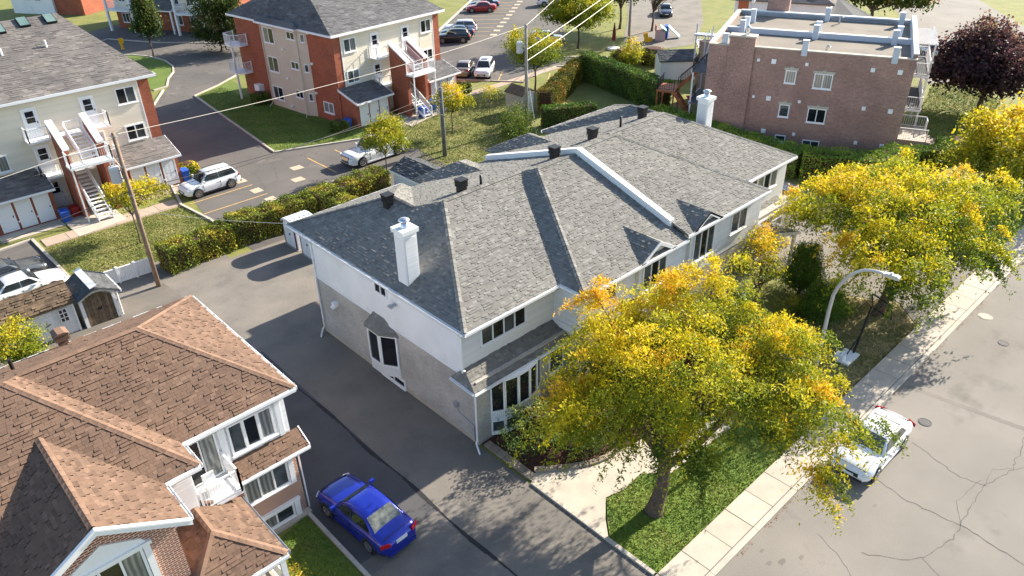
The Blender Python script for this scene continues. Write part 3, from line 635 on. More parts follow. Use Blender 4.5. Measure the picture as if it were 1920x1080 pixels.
# chimneys, vents and pipes on the roof
def chimney(x, y, zb, zt, label_part='chimney'):
    b = MB(); b.box((x, y, zb), (x+.72, y+.72, zt)); c = b.build(label_part, 'white_trim', H)
    s = MB(); siding(s, (x+.06, y, 0), (1, 0, 0), (0, -1, 0), .6, zb+.1, zt-.2, .09); siding(s, (x, y+.66, 0), (0, -1, 0), (-1, 0, 0), .6, zb+.1, zt-.2, 4); s.build('siding', 'white_siding', c)
    cp = MB(); cp.box((x-.09, y-.09, zt), (x+.81, y+.81, zt+.2)); cp.box((x-.03, y-.03, zt-.04), (x+.75, y+.75, zt)); cp.build('cap', 'white_trim', c)
    f = MB(); f.lathe([(.2, zt+.2), (.17, zt+.25), (.17, zt+.5), (.15, zt+.5)], 16, (x+.36, y+.36, 0)); f.lathe([(.26, zt+.52), (.27, zt+.56), (.12, zt+.64), (.0, zt+.65)], 16, (x+.36, y+.36, 0)); f.build('flue', 'steel', c, smooth=True)
chimney(16.78, 25.05, 6.1, 8.75); chimney(41.3, 26.0, 6.2, 8.9)
def roofvent(x, y, z):
    b = MB(); b.box((x-.2, y-.2, z-.25), (x+.2, y+.2, z+.2)); v = b.build('roof_vent', 'black_plastic', H)
    t = MB()
    for k in range(4): t.box((x-.25, y-.25, z+.2+k*.085), (x+.25, y+.25, z+.255+k*.085)); t.box((x-.21, y-.21, z+.255+k*.085), (x+.21, y+.21, z+.285+k*.085))
    t.box((x-.27, y-.27, z+.54), (x+.27, y+.27, z+.6)); t.build('louvre', 'black_plastic', v)
for (x, y, z) in ((19.6, 30.3, 7.62), (22.75, 28.2, 8.1), (29.0, 27.6, 8.3), (32.5, 27.9, 8.4), (37.8, 28.4, 8.3)): roofvent(x, y, z)
for (x, y, z) in ((23.9, 28.0, 8.05), (35.3, 28.1, 8.4)): MB().tube([(x, y, z-.1), (x, y, z+.55)], .07, 10).build('vent_pipe', 'black_plastic', H, smooth=True)
# a plain rear wall with doors and balconies
for x in (18.5, 26.0, 33, 40): window(H, (x, 33.2, 4.1), (-1, 0, 0), (0, 1, 0), 1.5, 1.3, 2); door(H, (x+2.3, 33.2, .1), (-1, 0, 0), (0, 1, 0))
b = MB(); b.box((17.4, 33.22, 2.6), (23, 35.0, 2.75)); [b.box((x-.06, 34.8, 0), (x+.06, 34.92, 2.6)) for x in (17.5, 22.9)]; b.build('rear_balcony', 'deck_wood', H)
railing(H, [(17.4, 33.3), (17.4, 34.95), (23, 34.95)], 2.75, 1.0)
# ---------------------------------------------------------------- brown roofed brick house (lower left)
B = thing('brick_house', 'red brick house with brown shingle roof in the lower left corner', 'house', (8.8, 22.2, 0))
wb = MB(); wb.box((-9, 22.25, 0), (8.82, 31.2, 3.55)); wb.box((-9, 20.9, 0), (4.6, 22.25, 3.55)); wb.box((-1.0, 19.36, 0), (3.45, 20.9, 3.6)); wb.extr([(-1.0, 19.36, 3.6), (3.45, 19.36, 3.6), (3.45, 19.36, 5.95), (1.42, 19.36, 7.2), (-1, 19.36, 5.8)], (0, 1.54, 0)); wb.build('brick_wall', 'house_brick', B)
ub = MB(); ub.box((-9, 22.75, 3.56), (9.03, 31.18, 6.0)); ub.box((-9, 21.35, 3.56), (4.75, 22.75, 6.0)); ub.build('upper_wall', 'white_cladding', B)
sb = MB(); siding(sb, (4.75, 22.75, 0), (1, 0, 0), (0, -1, 0), 4.28, 3.6, 5.9); siding(sb, (3.46, 21.35, 0), (1, 0, 0), (0, -1, 0), 1.3, 3.6, 5.9); siding(sb, (4.76, 21.35, 0), (0, 1, 0), (1, 0, 0), 1.4, 3.6, 5.9); siding(sb, (9.03, 22.75, 0), (0, 1, 0), (1, 0, 0), 8.4, 3.6, 5.95); sb.build('siding', 'white_siding', B)
C1, C2, C3 = V((9.43, 22.42, 6)), V((9.43, 31.72, 6)), V((-9, 31.72, 6)); AP = V((5.85, 27.07, 8.17))
J1, J2 = V((5.05, 22.42, 6)), V((5.05, 20.95, 6)); sp = .4667
PR = V((1.27, 26.34, 8.515)); VL = V((1.79, 27.07, 8.17)); PL = V((-9, 26.34, 8.515))
F = [[C1, C2, AP], [J1, C1, AP, VL], [J2, J1, VL, PR], [J2, PR, PL, V((-9, 20.95, 6))], [C2, AP, VL, V((1.79, 31.72, 6))], [VL, PR, PL, C3, V((1.79, 31.72, 6))]]
GR, GB = V((1.42, 18.98, 7.45)), V((1.42, 24.1, 7.45))
G = [[GR, GB, V((3.85, 20.95, 6.0)), V((3.85, 18.98, 5.99))], [GR, GB, V((-1.01, 20.95, 6.0)), V((-1.01, 18.98, 5.99))]]
roof(B, F+G, 'brown_shingle', singles=300, focus=(0, 12, 18), ch=.14, tw=.25, lift=.02)
cb = MB()
for a, c in ((C1, AP), (C2, AP), (AP, VL), (J2, PR), (PR, PL), (GR, GB)): ridgecap(cb, a, c, .26)
cb.build('ridge_cap', 'ridge_brown', B, kind='stuff')
for a, c, o in ((C1, C2, (1, 0, 0)), (J1, C1, (0, -1, 0)), (J2, J1, (1, 0, 0)), (V((3.85, 20.95, 6)), J2, (0, -1, 0)), (V((-9, 20.95, 6)), V((-1, 20.95, 6)), (0, -1, 0)), (C3, C2, (0, 1, 0)), (V((3.85, 18.98, 6)), V((3.85, 20.95, 6)), (1, 0, 0))): gutter(B, a, c, o, h=.2)
b = MB()
for i in range(11): b.box((9.40, 22.6+i*.85, 6.0), (9.56, 22.63+i*.85, 6.02))
for i in range(3): b.box((5.03, 21.1+i*.5, 6.0), (5.18, 21.13+i*.5, 6.02)); b.box((3.83, 19.1+i*.6, 6.0), (3.98, 19.13+i*.6, 6.02))
b.build('gutter_strap', 'galv', B, kind='stuff')
boxes(B, 'soffit', 'white_trim', [((5.0, 22.45, 5.80), (9.35, 22.75, 5.84)), ((3.46, 21.0, 5.80), (5.0, 21.35, 5.84))])
b = MB()
for sx in (1, -1):
    x1 = 1.42+sx*2.46; b.extr([(1.42, 18.96, 7.46), (1.42, 18.96, 7.16), (x1, 18.96, 5.70), (x1, 18.96, 5.98)], (0, -.05, 0)); b.extr([(1.42, 18.91, 7.44), (1.42, 18.91, 7.36), (x1, 18.91, 5.88), (x1, 18.91, 5.96)], (0, -.05, 0))
b.build('rake_board', 'white_trim', B)
MB().extr([(1.42, 18.98, 7.3), (3.85, 18.98, 5.86), (3.85, 18.98, 5.8), (1.42, 18.98, 7.24)], (0, .4, 0)).extr([(1.42, 18.98, 7.3), (-1, 18.98, 5.86), (-1, 18.98, 5.8), (1.42, 18.98, 7.24)], (0, .4, 0)).build('soffit', 'white_trim', B)
# gable window with white pointed head
b = MB(); b.extr([(.25, 19.36, 5.62), (2.6, 19.36, 5.62), (2.45, 19.36, 5.9), (1.42, 19.36, 6.42), (.4, 19.36, 5.9)], (0, -.06, 0)); b.box((2.42, 19.26, 3.5), (2.62, 19.36, 5.62)); b.box((.22, 19.26, 3.5), (.42, 19.36, 5.62)); b.box((.15, 19.22, 5.6), (2.69, 19.36, 5.72)); b.build('window_head', 'white_trim', B)
window(B, (.44, 19.36, 3.6), (1, 0, 0), (0, -1, 0), 1.96, 1.98, 3, gm=['glass', 'glass_dark', 'glass_curtain'], fr=.09)
# upper front windows and recess doors
window(B, (6.68, 22.75, 4.12), (1, 0, 0), (0, -1, 0), 1.8, 1.42, 3, gm=['glass', 'glass_dark', 'glass_curtain'], fr=.08, mull=.12, dp=.1)
boxes(B, 'shutter', 'white_trim', [((6.35, 22.66, 3.9), (6.6, 22.75, 5.75)), ((8.6, 22.66, 3.9), (8.8, 22.75, 5.75))])
window(B, (5.0, 22.75, 3.62), (1, 0, 0), (0, -1, 0), 1.25, 1.95, 2, gm=['glass_dark', 'glass_curtain'], fr=.06, sill=False)
window(B, (4.76, 21.5, 3.75), (0, 1, 0), (1, 0, 0), 1.1, 1.8, 2, gm=['glass_curtain', 'glass'], fr=.06, sill=False)
window(B, (6.55, 22.25, 1.92), (1, 0, 0), (0, -1, 0), 1.85, 1.2, 3, gm=['glass_curtain', 'glass_curtain', 'glass'], fr=.08)
MB().box((8.42, 22.14, 1.85), (8.62, 22.25, 3.2)).build('shutter', 'white_trim', B)
window(B, (6.75, 22.25, .14), (1, 0, 0), (0, -1, 0), 1.55, .72, 2, gm=['glass_curtain', 'glass'], fr=.08)
MB().box((6.6, 22.12, .9), (8.6, 22.25, 1.02)).box((8.32, 22.12, .1), (8.55, 22.25, .9)).build('window_head', 'white_trim', B)
MB().box((6.3, 21.95, -.05), (8.9, 22.25, .13)).build('foundation', 'concrete', B)
# middle roof strip and porch roof
roof(B, [[(6.35, 21.98, 3.42), (9.35, 21.98, 3.42), (9.35, 22.75, 3.86), (6.35, 22.75, 3.86)]], 'brown_shingle', name='middle_roof', ch=.14, tw=.25, lift=.02)
gutter(B, (6.35, 21.98, 3.42), (9.35, 21.98, 3.42), (0, -1, 0), h=.16); MB().extr([(9.36, 21.98, 3.3), (9.36, 21.98, 3.46), (9.36, 22.75, 3.9), (9.36, 22.75, 3.3)], (.04, 0, 0)).build('rake_board', 'white_trim', B)
pr0, pr1 = V((4.55, 21.75, 4.0)), V((4.55, 19.95, 4.0))
roof(B, [[pr0, pr1, V((6.25, 18.25, 3.0)), V((6.25, 21.75, 3.0))], [pr1, V((2.85, 18.25, 3.0)), V((6.25, 18.25, 3.0))], [pr0, pr1, V((2.85, 18.25, 3.0)), V((2.85, 21.75, 3.0))]], 'brown_shingle', name='porch_roof', ch=.14, tw=.25, lift=.02)
cb = MB(); [ridgecap(cb, a, c, .26) for a, c in ((pr0, pr1), (pr1, V((6.25, 18.25, 3.0))), (pr1, V((2.85, 18.25, 3.0))))]; cb.build('ridge_cap', 'ridge_brown', B, kind='stuff')
gutter(B, (6.25, 18.25, 3.0), (6.25, 21.75, 3.0), (1, 0, 0), 'galv', h=.14); gutter(B, (2.85, 18.25, 3.0), (6.25, 18.25, 3.0), (0, -1, 0), h=.2)
boxes(B, 'porch_post', 'white_trim', [((x-.09, 18.35, 0), (x+.09, 18.53, 2.85)) for x in (6.05, 3.9)])
b = MB(); b.box((3.45, 18.4, 0), (6.1, 22.2, .9)); b.build('porch_floor', 'concrete', B); railing(B, [(6.05, 18.5), (6.05, 21.9)], .9, .95); railing(B, [(4.6, 18.45), (6.05, 18.45)], .9, .95)
# balcony in the recess
MB().box((4.76, 21.4, 3.45), (6.35, 22.74, 3.56)).build('balcony_floor', 'white_trim', B)
railing(B, [(4.9, 21.42), (6.3, 21.42), (6.3, 22.7)], 3.56, 1.0, gap=.11)
b = MB(); b.box((5.3, 21.9, 3.56), (5.75, 22.3, 3.95)); b.box((5.3, 22.25, 3.95), (5.75, 22.3, 4.35)); b.build('balcony_chair', 'white_door', B)
# vents on the roof
v = MB().box((3.8, 31.1, 6.2), (4.15, 31.45, 6.6)).build('roof_vent', 'ridge_brown', B)
t = MB(); [t.box((3.70, 31.0, 6.56+k*.07), (4.25, 31.55, 6.605+k*.07)) for k in range(4)]; t.extr([(3.68, 30.98, 6.84), (4.27, 30.98, 6.84), (4.1, 30.98, 6.93), (3.85, 30.98, 6.93)], (0, .59, 0)); t.build('louvre', 'ridge_brown', v)
MB().tube([(1.9, 29.4, 6.9), (1.9, 29.4, 7.55)], .07, 10).build('vent_pipe', 'black_plastic', B)
b = MB(); b.box((8.95, 22.3, 0), (9.0, 22.36, 3.3)); b.build('downspout', 'white_trim', B)
# ---------------------------------------------------------------- three storey apartment blocks (same module)
def apartment(name, label, loc, rz, shingle, both=True, left_side=True):
    A = thing(name, label, 'apartment building', loc, rz, local=True); W, D, ZE = 13.4, 16.0, 8.3
    wb = MB(); wb.box((0, 0, 0), (W, D, ZE-.05)); wb.build('brick_wall', 'red_brick', A)
    sb = MB(); siding(sb, (.9, -.01, 0), (1, 0, 0), (0, -1, 0), W-1.8, .0, ZE-.15, .15); sb.build('siding', 'cream_siding', A)
    boxes(A, 'corner_trim', 'white_trim', [((.84, -.04, 0), (.92, -.002, ZE-.15)), ((W-.92, -.04, 0), (W-.84, -.002, ZE-.15))])
    e = .45; k = .4; p = .45; zr = ZE+.05+p*(D/2+e); xr = -e+k*(D/2+e)*1.0; xR = W-xr
    P = lambda x, y, z: (x, y, z)
    c = [P(-e, -e, ZE+.05), P(W+e, -e, ZE+.05), P(W+e, D+e, ZE+.05), P(-e, D+e, ZE+.05)]; r0, r1 = P(xr, D/2, zr), P(xR, D/2, zr)
    roof(A, [[c[0], c[1], r1, r0], [c[1], c[2], r1], [c[2], c[3], r0, r1], [c[3], c[0], r0]], shingle, ch=.22, tw=.5)
    gutter(A, c[0], c[1], (0, -1, 0), h=.25); gutter(A, c[1], c[2], (1, 0, 0), h=.22); gutter(A, c[3], c[0], (-1, 0, 0), h=.22); gutter(A, c[2], c[3], (0, 1, 0), h=.22)
    MB().box((-.42, -.42, ZE-.17), (W+.42, .0, ZE-.14)).build('soffit', 'white_trim', A)
    for (x, z, wd, ht) in ((1.15, 6.45, 1.45, 1.25), (10.8, 6.45, 1.45, 1.25), (1.15, 3.6, 1.45, 1.2), (10.8, 3.6, 1.45, 1.2)):
        window(A, (x, -.01, z), (1, 0, 0), (0, -1, 0), wd, ht, 2, gm=['glass', 'glass_curtain'] if x < 5 else ['glass_dark', 'glass'], fr=.09)
    for (x, z) in ((4.4, 5.5), (8.3, 5.5), (4.4, 2.75), (8.3, 2.75), (4.4, .1), (8.3, .1)):
        door(A, (x, -.02, z), (1, 0, 0), (0, -1, 0), .85, 2.05, lite=[(.52, .7), (.73, .92)])
    # shared gallery decks with rails
    for z in (5.38, 2.62):
        MB().box((4.0, -1.2, z), (5.75, -.02, z+.12)).build('balcony_floor', 'white_trim', A); MB().box((7.9, -1.2, z), (9.6, -.02, z+.12)).build('balcony_floor', 'white_trim', A)
        MB().box((5.8, -1.15, z), (7.75, -.02, z+.11)).build('gallery_floor', 'white_trim', A)
        railing(A, [(4.05, -.1), (4.05, -1.15), (5.4, -1.15)], z+.12, .95, gap=.14); railing(A, [(9.55, -.1), (9.55, -1.15), (8.15, -1.15)], z+.12, .95, gap=.14)
    railing(A, [(6.55, -1.12), (7.7, -1.12)], 5.5, .95, gap=.14)
    # brick fin walls with sloped white caps
    for x in (5.45, 7.75):
        MB().extr([(x, -3.5, 0), (x, -1.21, 0), (x, -1.21, 6.6), (x, -3.5, 5.25)], (.34, 0, 0)).build('fin_wall', 'red_brick', A)
        MB().extr([(x-.06, -3.62, 5.2), (x-.06, -3.62, 5.36), (x-.06, -1.12, 6.82), (x-.06, -1.12, 6.62)], (.46, 0, 0)).build('fin_cap', 'white_trim', A)
    # landing, flights
    st = MB(); st.box((5.3, -4.6, 4.02), (8.25, -3.55, 4.2)); st.build('landing', 'white_trim', A)
    railing(A, [(5.38, -3.6), (5.38, -4.52), (8.18, -4.52), (8.18, -3.6)], 4.2, .95, gap=.14)
    for x in (5.4, 8.14): MB().bar((x, -4.5, 0), (x, -4.5, 4.05), .1).build('landing_post', 'white_trim', A)
    def flight(x0, x1, y0, z0, y1, z1, n):
        s = MB()
        for i in range(n):
            y = y0+(y1-y0)*(i+.5)/n; z = z0+(z1-z0)*(i+1)/n; s.box((x0, y-.14, z-.05), (x1, y+.14, z))
        for x in (x0, x1): s.bar((x, y0, z0+.05), (x, y1, z1-.05), .05, .24)
        f = s.build('stair', 'white_trim', A)
        for x in (x0, x1): railing(A, [(x, y0, z0), (x, y1, z1)], 0, .9, gap=.16, name='stair_rail')
        return f
    flight(6.45, 7.55, -3.5, 4.2, -1.2, 5.45, 7); flight(5.95, 6.95, -5.0, .05, -1.25, 2.65, 13)
    # storage sheds with three white doors each
    for x in (.08, 9.3):
        w_ = MB(); w_.box((x, -2.2, 0), (x+4.05, -.01, 2.5)); w_.extr([(x, -2.2, 2.5), (x, -.01, 2.5), (x, -.01, 3.2)], (4.05, 0, 0)); w_.build('shed_wall', 'red_brick', A)
        for i in range(3): door(A, (x+.42+i*1.2, -2.2, .12), (1, 0, 0), (0, -1, 0), .88, 2.02)
        for i in range(2): MB().box((x+1.43+i*1.2, -2.3, .62), (x+1.53+i*1.2, -2.2, .72)).build('door_lamp', 'white_trim', A)
        roof(A, [[(x-.2, -2.65, 2.5), (x+4.25, -2.65, 2.5), (x+4.25, -.01, 3.38), (x-.2, -.01, 3.38)]], shingle, name='shed_roof', ch=.22, tw=.5)
        gutter(A, (x-.2, -2.65, 2.5), (x+4.25, -2.65, 2.5), (0, -1, 0), h=.2)
        for xx in (x-.22, x+4.22): MB().extr([(xx, -2.65, 2.3), (xx, -2.65, 2.52), (xx, -.01, 3.4), (xx, -.01, 3.18)], (.04, 0, 0)).build('rake_board', 'white_trim', A)
    # left side: beige bay with windows, angled strip, brick ends
    if left_side:
        bb = MB(); bb.prism([(0.05, 3.75), (-.42, 4.75), (-.42, 10.7), (.05, 10.7)], .0, ZE-.15); bb.build('bay_wall', 'beige_panel', A)
        for z in (6.35, 3.55, .75):
            window(A, (-.42, 10.25, z), (0, -1, 0), (-1, 0, 0), 1.7, 1.5 if z > 1 else 1.35, 2, gm=['glass_curtain', 'glass_dark'] if z > 6 else ['glass', 'glass_dark'], fr=.08)
            window(A, (-.42, 6.35, z+.85), (0, -1, 0), (-1, 0, 0), 1.25, .72, 2, gm='glass_dark', fr=.07)
            u = (V((.05, 3.75, 0))-V((-.42, 4.75, 0))).normalized(); window(A, V((-.42, 4.75, z+.75))+u*.32, u, (u.y, -u.x, 0), .46, .75, 1, gm='glass', fr=.06)
            MB().box((-.16, 3.4, z+1.55), (0, 3.6, z+1.75)).build('wall_vent', 'white_trim', A); MB().box((-.6, 7.2, z-.35), (-.42, 7.4, z-.15)).build('wall_vent', 'white_trim', A)
        window(A, (-.005, 4.0-.0-1.0, .8), (0, -1, 0), (-1, 0, 0), 1.6, 1.05, 2, gm='glass_curtain', fr=.08) if False else window(A, (-.005, 2.6, .75), (0, -1, 0), (-1, 0, 0), 1.5, 1.05, 2, gm='glass_curtain', fr=.08)
        downspout(A, -.44, 10.66, 0, 8.0, (-1, 0, 0), m='beige_panel', kick=(-.7, -.4, 0)); downspout(A, -.46, 4.8, 0, 8.0, (-1, 0, 0), m='beige_panel', kick=(-.6, -.5, 0))
        b = MB(); b.extr([(-.45, 4.4, 8.36), (-.9, 4.4, 8.36), (-.45, 5.0, 8.8)], (0, 6.4, 0)); b.build('bay_eave', shingle, A)
        gutter(A, (-.92, 10.8, 8.38), (-.92, 4.3, 8.38), (-1, 0, 0), h=.2)
        MB().box((-.62, 12.6, 1.0), (-.02, 13.5, 1.65)).build('air_conditioner', 'white_trim', A)
        for z in (2.62, 5.38):
            MB().prism([(-.05, 16.6), (-1.35, 16.4), (-1.6, 14.9), (-.9, 14.1), (-.05, 14.1)], z, z+.16).build('balcony_floor', 'white_trim', A)
            railing(A, [(-.1, 16.55), (-1.3, 16.35), (-1.52, 14.92), (-.85, 14.17), (-.1, 14.15)], z+.16, 1.0, gap=.12)
        MB().bar((-1.42, 15.0, 0), (-1.42, 15.0, 5.4), .16).build('balcony_post', 'white_trim', A)
    else:
        for z in (.8, 3.6, 6.45): window(A, (W+.005, 3.0, z), (0, 1, 0), (1, 0, 0), 1.6, 1.2, 2)
        downspout(A, W+.02, .6, 0, 8, (1, 0, 0), m='red_brick', kick=(.4, 0, 0))
    return A
A1 = apartment('apartment_block', 'left apartment block with cream siding, wide grey brown roof and skylights', (6.25, 61.95, 0), 0, 'apt_shingle', left_side=False)
A2 = apartment('apartment_block', 'apartment block with beige bay and tall red brick side beyond the white pickup', (36.35, 62.4, 0), rad(6), 'apt_shingle_blue')
# skylights and pipes on the left block (local coordinates on its front slope)
def slope(y): return 8.35+.45*(y+.45)
for x, y in ((7.5, 6.9), (9.35, 6.85), (5.7, 6.55)):
    f = MB(); n = V((0, -.41, .912)); u = V((1, 0, 0)); v = V((0, .912, .41)); Pp = V((x, y, slope(y)))
    f.obox(Pp, u*.75, v*1.15, n*.16); s = f.build('skylight', 'dark_metal', A1); MB().obox(Pp+u*.05+v*.05+n*.16, u*.65, v*1.05, n*.02).build('pane', 'glass_skylight', s)
for x, y in ((8.26, 4.4), (5.24, 4.3)): MB().tube([(x, y, slope(y)-.1), (x, y, slope(y)+.5)], .08, 8).build('vent_pipe', 'white_trim', A1)
# the same block carries on to the left of the frame
A3 = thing('apartment_wing', 'part of the left apartment block that runs out of the left edge', 'apartment building', (-7, 61.95, 0))
MB().box((-14, 62.0, 0), (6.2, 78, 8.25)).build('brick_wall', 'red_brick', A3)
sb = MB(); siding(sb, (-14, 61.94, 0), (1, 0, 0), (0, -1, 0), 20.2, 0, 8.15, .15); sb.build('siding', 'cream_siding', A3)
roof(A3, [[(-14, 61.5, 8.35), (5.78, 61.5, 8.35), (5.78, 70, 12.17), (-14, 70, 12.17)]], 'apt_shingle', ch=.22, tw=.5); gutter(A3, (-14, 61.5, 8.35), (5.78, 61.5, 8.35), (0, -1, 0), h=.25)
for x in (4.0,): window(A3, (x, 61.93, 3.6), (1, 0, 0), (0, -1, 0), 1.45, 1.2, 2); window(A3, (x, 61.93, 6.45), (1, 0, 0), (0, -1, 0), 1.45, 1.25, 2)
# shaded block across the lane, at the top of the picture
T = thing('apartment_block', 'shaded brick block with white columned balconies across the lane at the top', 'apartment building', (37.2, 123.0, 0), rad(-62), local=True)
MB().box((0, 0, 0), (20, 11, 8.4)).build('brick_wall', 'red_brick', T)
sb = MB(); siding(sb, (0, -.01, 0), (1, 0, 0), (0, -1, 0), 20, 2.9, 8.3, .15); sb.build('siding', 'cream_siding', T)
roof(T, [[(-.5, -.5, 8.45), (20.5, -.5, 8.45), (17, 5.5, 11), (3, 5.5, 11)], [(20.5, 11.5, 8.45), (-.5, 11.5, 8.45), (3, 5.5, 11), (17, 5.5, 11)], [(-.5, 11.5, 8.45), (-.5, -.5, 8.45), (3, 5.5, 11)], [(20.5, -.5, 8.45), (20.5, 11.5, 8.45), (17, 5.5, 11)]], 'apt_shingle_blue', ch=.3, tw=.7)
for x in (.4, 12.2):
    for z in (2.75, 5.5):
        MB().box((x, -2.3, z), (x+4.6, -.02, z+.15)).build('balcony_floor', 'white_trim', T); railing(T, [(x+.1, -.1), (x+.1, -2.2), (x+4.5, -2.2), (x+4.5, -.1)], z+.15, 1.0, gap=.2, r=.025)
    for xx in (x+.15, x+4.4): MB().box((xx-.14, -2.3, 0), (xx+.14, -2.02, 8.3)).build('column', 'white_trim', T)
    for z in (.1, 2.95, 5.7): door(T, (x+2.6, -.02, z), (1, 0, 0), (0, -1, 0), 1.5, 2.1, lite=[(.12, .92)], gm='glass_dark'); window(T, (x+.6, -.02, z+.7), (1, 0, 0), (0, -1, 0), 1.2, 1.3, 2)
for (x, z) in ((6.0, .9), (10.2, .9), (6, 3.7), (10.2, 3.7), (18, 3.7), (18, .9)): window(T, (x, -.02, z), (1, 0, 0), (0, -1, 0), 1.3, 1.3, 2)
roof(T, [[(6.2, -2.0, 3.3), (11.5, -2.0, 3.3), (10.3, -.02, 4.4), (7.4, -.02, 4.4)]], 'apt_shingle_blue', name='porch_roof', ch=.3, tw=.7); MB().box((6.3, -1.95, 3.0), (11.4, -.02, 3.28)).build('porch_beam', 'white_trim', T)
for x in (6.5, 11.2): MB().box((x-.1, -1.9, 0), (x+.1, -1.7, 3.0)).build('column', 'white_trim', T)
st = MB(); [st.box((8, -3.0-.3*i, 0), (9.6, -2.7-.3*i, .9-.18*i)) for i in range(5)]; st.build('entry_steps', 'concrete', T)
for x in (8.0, 9.6): railing(T, [(x, -2.4, .9), (x, -4.3, .05)], 0, .9, gap=.2, name='stair_rail')
# house in the top left corner
Hh = thing('house', 'white garage and small brick house in the top left corner', 'house', (33, 141, 0), rad(-58), local=True)
MB().box((-7, 0, 0), (.9, 8, 4.6)).build('white_wall', 'white_cladding', Hh); MB().box((.9, .4, 0), (6, 8, 5.4)).build('brick_wall', 'red_brick', Hh)
for x in (-4.5, -2.4): window(Hh, (x, 0, 2.0), (1, 0, 0), (0, -1, 0), 1.2, .9, 2)
window(Hh, (2.2, .4, 2.4), (1, 0, 0), (0, -1, 0), 1.4, 1.3, 2)
roof(Hh, [[(-7.4, -.4, 4.6), (1.2, -.4, 4.6), (1.2, 4, 6.6), (-7.4, 4, 6.6)], [(-7.4, 8.4, 4.6), (1.2, 8.4, 4.6), (1.2, 4, 6.6), (-7.4, 4, 6.6)], [(.9, 0, 5.4), (6.4, 0, 5.4), (6.4, 4.2, 7.4), (.9, 4.2, 7.4)], [(.9, 8.4, 5.4), (6.4, 8.4, 5.4), (6.4, 4.2, 7.4), (.9, 4.2, 7.4)]], 'apt_shingle', ch=.4, tw=.9)
# ---------------------------------------------------------------- flat roofed brick building (upper right)
R = thing('brick_building', 'plum brick building with flat gravel roof and white parapet walls at upper right', 'building', (55.6, 35.5, 0), rad(-67), local=True)
W, D, ZT = 15.5, 14.2, 8.5
MB().box((0, 0, 0), (W, D, ZT-.45)).build('brick_wall', 'plum_brick', R)
pb = MB(); pb.box((0, 0, ZT-.45), (W, .3, ZT-.06)); pb.box((0, .3, ZT-.45), (.3, D, ZT-.06)); pb.box((W-.3, .3, ZT-.45), (W, D, ZT+.35)); pb.box((.3, D-.3, ZT-.45), (W-.3, D, ZT-.06)); pb.build('parapet', 'plum_brick', R)
cp = MB(); cp.box((-.04, -.04, ZT-.06), (W+.04, .34, ZT+.02)); cp.box((-.06, .34, ZT-.06), (.36, D, ZT+.03)); cp.build('parapet_cap', 'stone_cap', R)
cw = MB(); cw.box((W-.32, -.02, ZT+.35), (W+.05, D, ZT+.42)); cw.box((W-.34, .3, ZT-.4), (W-.302, D-.3, ZT+.34)); cw.build('parapet_metal', 'parapet_metal', R)
MB().box((.3, .3, ZT-.46), (W-.3, D-.3, ZT-.38)).build('roof', 'flat_roof', R)
for y in (6.3, 13.9):
    pw = MB(); pw.box((.36, y, ZT-.4), (W-.34, y+.32, ZT+.02)); pw.build('party_wall', 'parapet_metal', R)
    MB().box((.36, y-.03, ZT+.02), (W-.34, y+.35, ZT+.07)).build('party_cap', 'white_trim', R)
for (x, y) in ((7.45, .12), (13.98, .0), (7.85, 7.3), (14.2, 7.5), (7.77, 5.85), (13.9, 5.9), (8.17, 13.4), (14.4, 13.3), (1.9, 10.7), (1.85, 7.3), (1.7, 5.85), (1.2, .4)):
    b = MB(); b.box((x-.22, y-.22, ZT-.4), (x+.22, y+.22, ZT+.75)); b.box((x-.25, y-.25, ZT+.75), (x+.25, y+.25, ZT+.8)); b.build('roof_vent', 'parapet_metal', R)
for (x, y) in ((9.0, 1.0), (9.3, 12.6)): MB().tube([(x, y, ZT-.4), (x, y, ZT+.2), (x+.1, y-.08, ZT+.34), (x+.22, y-.1, ZT+.2)], .08, 8).build('vent_pipe', 'galv', R)
ch = MB(); ch.box((1.65, -.22, 0), (3.65, -.004, ZT-.3)); ch.box((1.65, -.22, ZT-.3), (3.65, .62, ZT+.72)); c_ = ch.build('chimney', 'plum_brick', R)
MB().box((1.58, -.3, ZT+.72), (3.72, .7, ZT+.84)).build('cap', 'stone_cap', c_); f = MB(); f.lathe([(.18, ZT+.84), (.16, ZT+.95), (.16, ZT+1.3), (.24, ZT+1.36), (.24, ZT+1.42), (0, ZT+1.6)], 12, (2.9, .3, 0)); f.build('flue', 'steel', c_, smooth=True)
c2 = MB().box((2.6, 14.6, 0), (4.6, 15.9, 10.0)).build('chimney', 'plum_brick', R); MB().box((2.5, 14.5, 10.0), (4.7, 16, 10.14)).build('cap', 'stone_cap', c2)
for (x, z, wd, ht, n, g) in ((6.3, 5.85, .85, 1.05, 1, 'glass_curtain'), (8.5, 5.65, 1.4, 1.2, 2, 'glass_curtain'), (6.25, 3.05, .82, 1.05, 1, 'glass'), (8.5, 2.85, 1.42, 1.2, 2, 'glass_dark'), (8.5, .5, 1.35, .85, 2, 'glass'), (6.3, .9, .85, .6, 1, 'glass')):
    w_ = window(R, (x, -.005, z), (1, 0, 0), (0, -1, 0), wd, ht, n, gm=g, fr=.08)
    if z > 2: b = MB(); b.box((x-.12, -.1, z+ht), (x+wd+.12, 0, z+ht+.2)); b.box((x+wd/2-.12, -.13, z+ht), (x+wd/2+.12, 0, z+ht+.3)); b.build('lintel', 'stone_cap', w_)
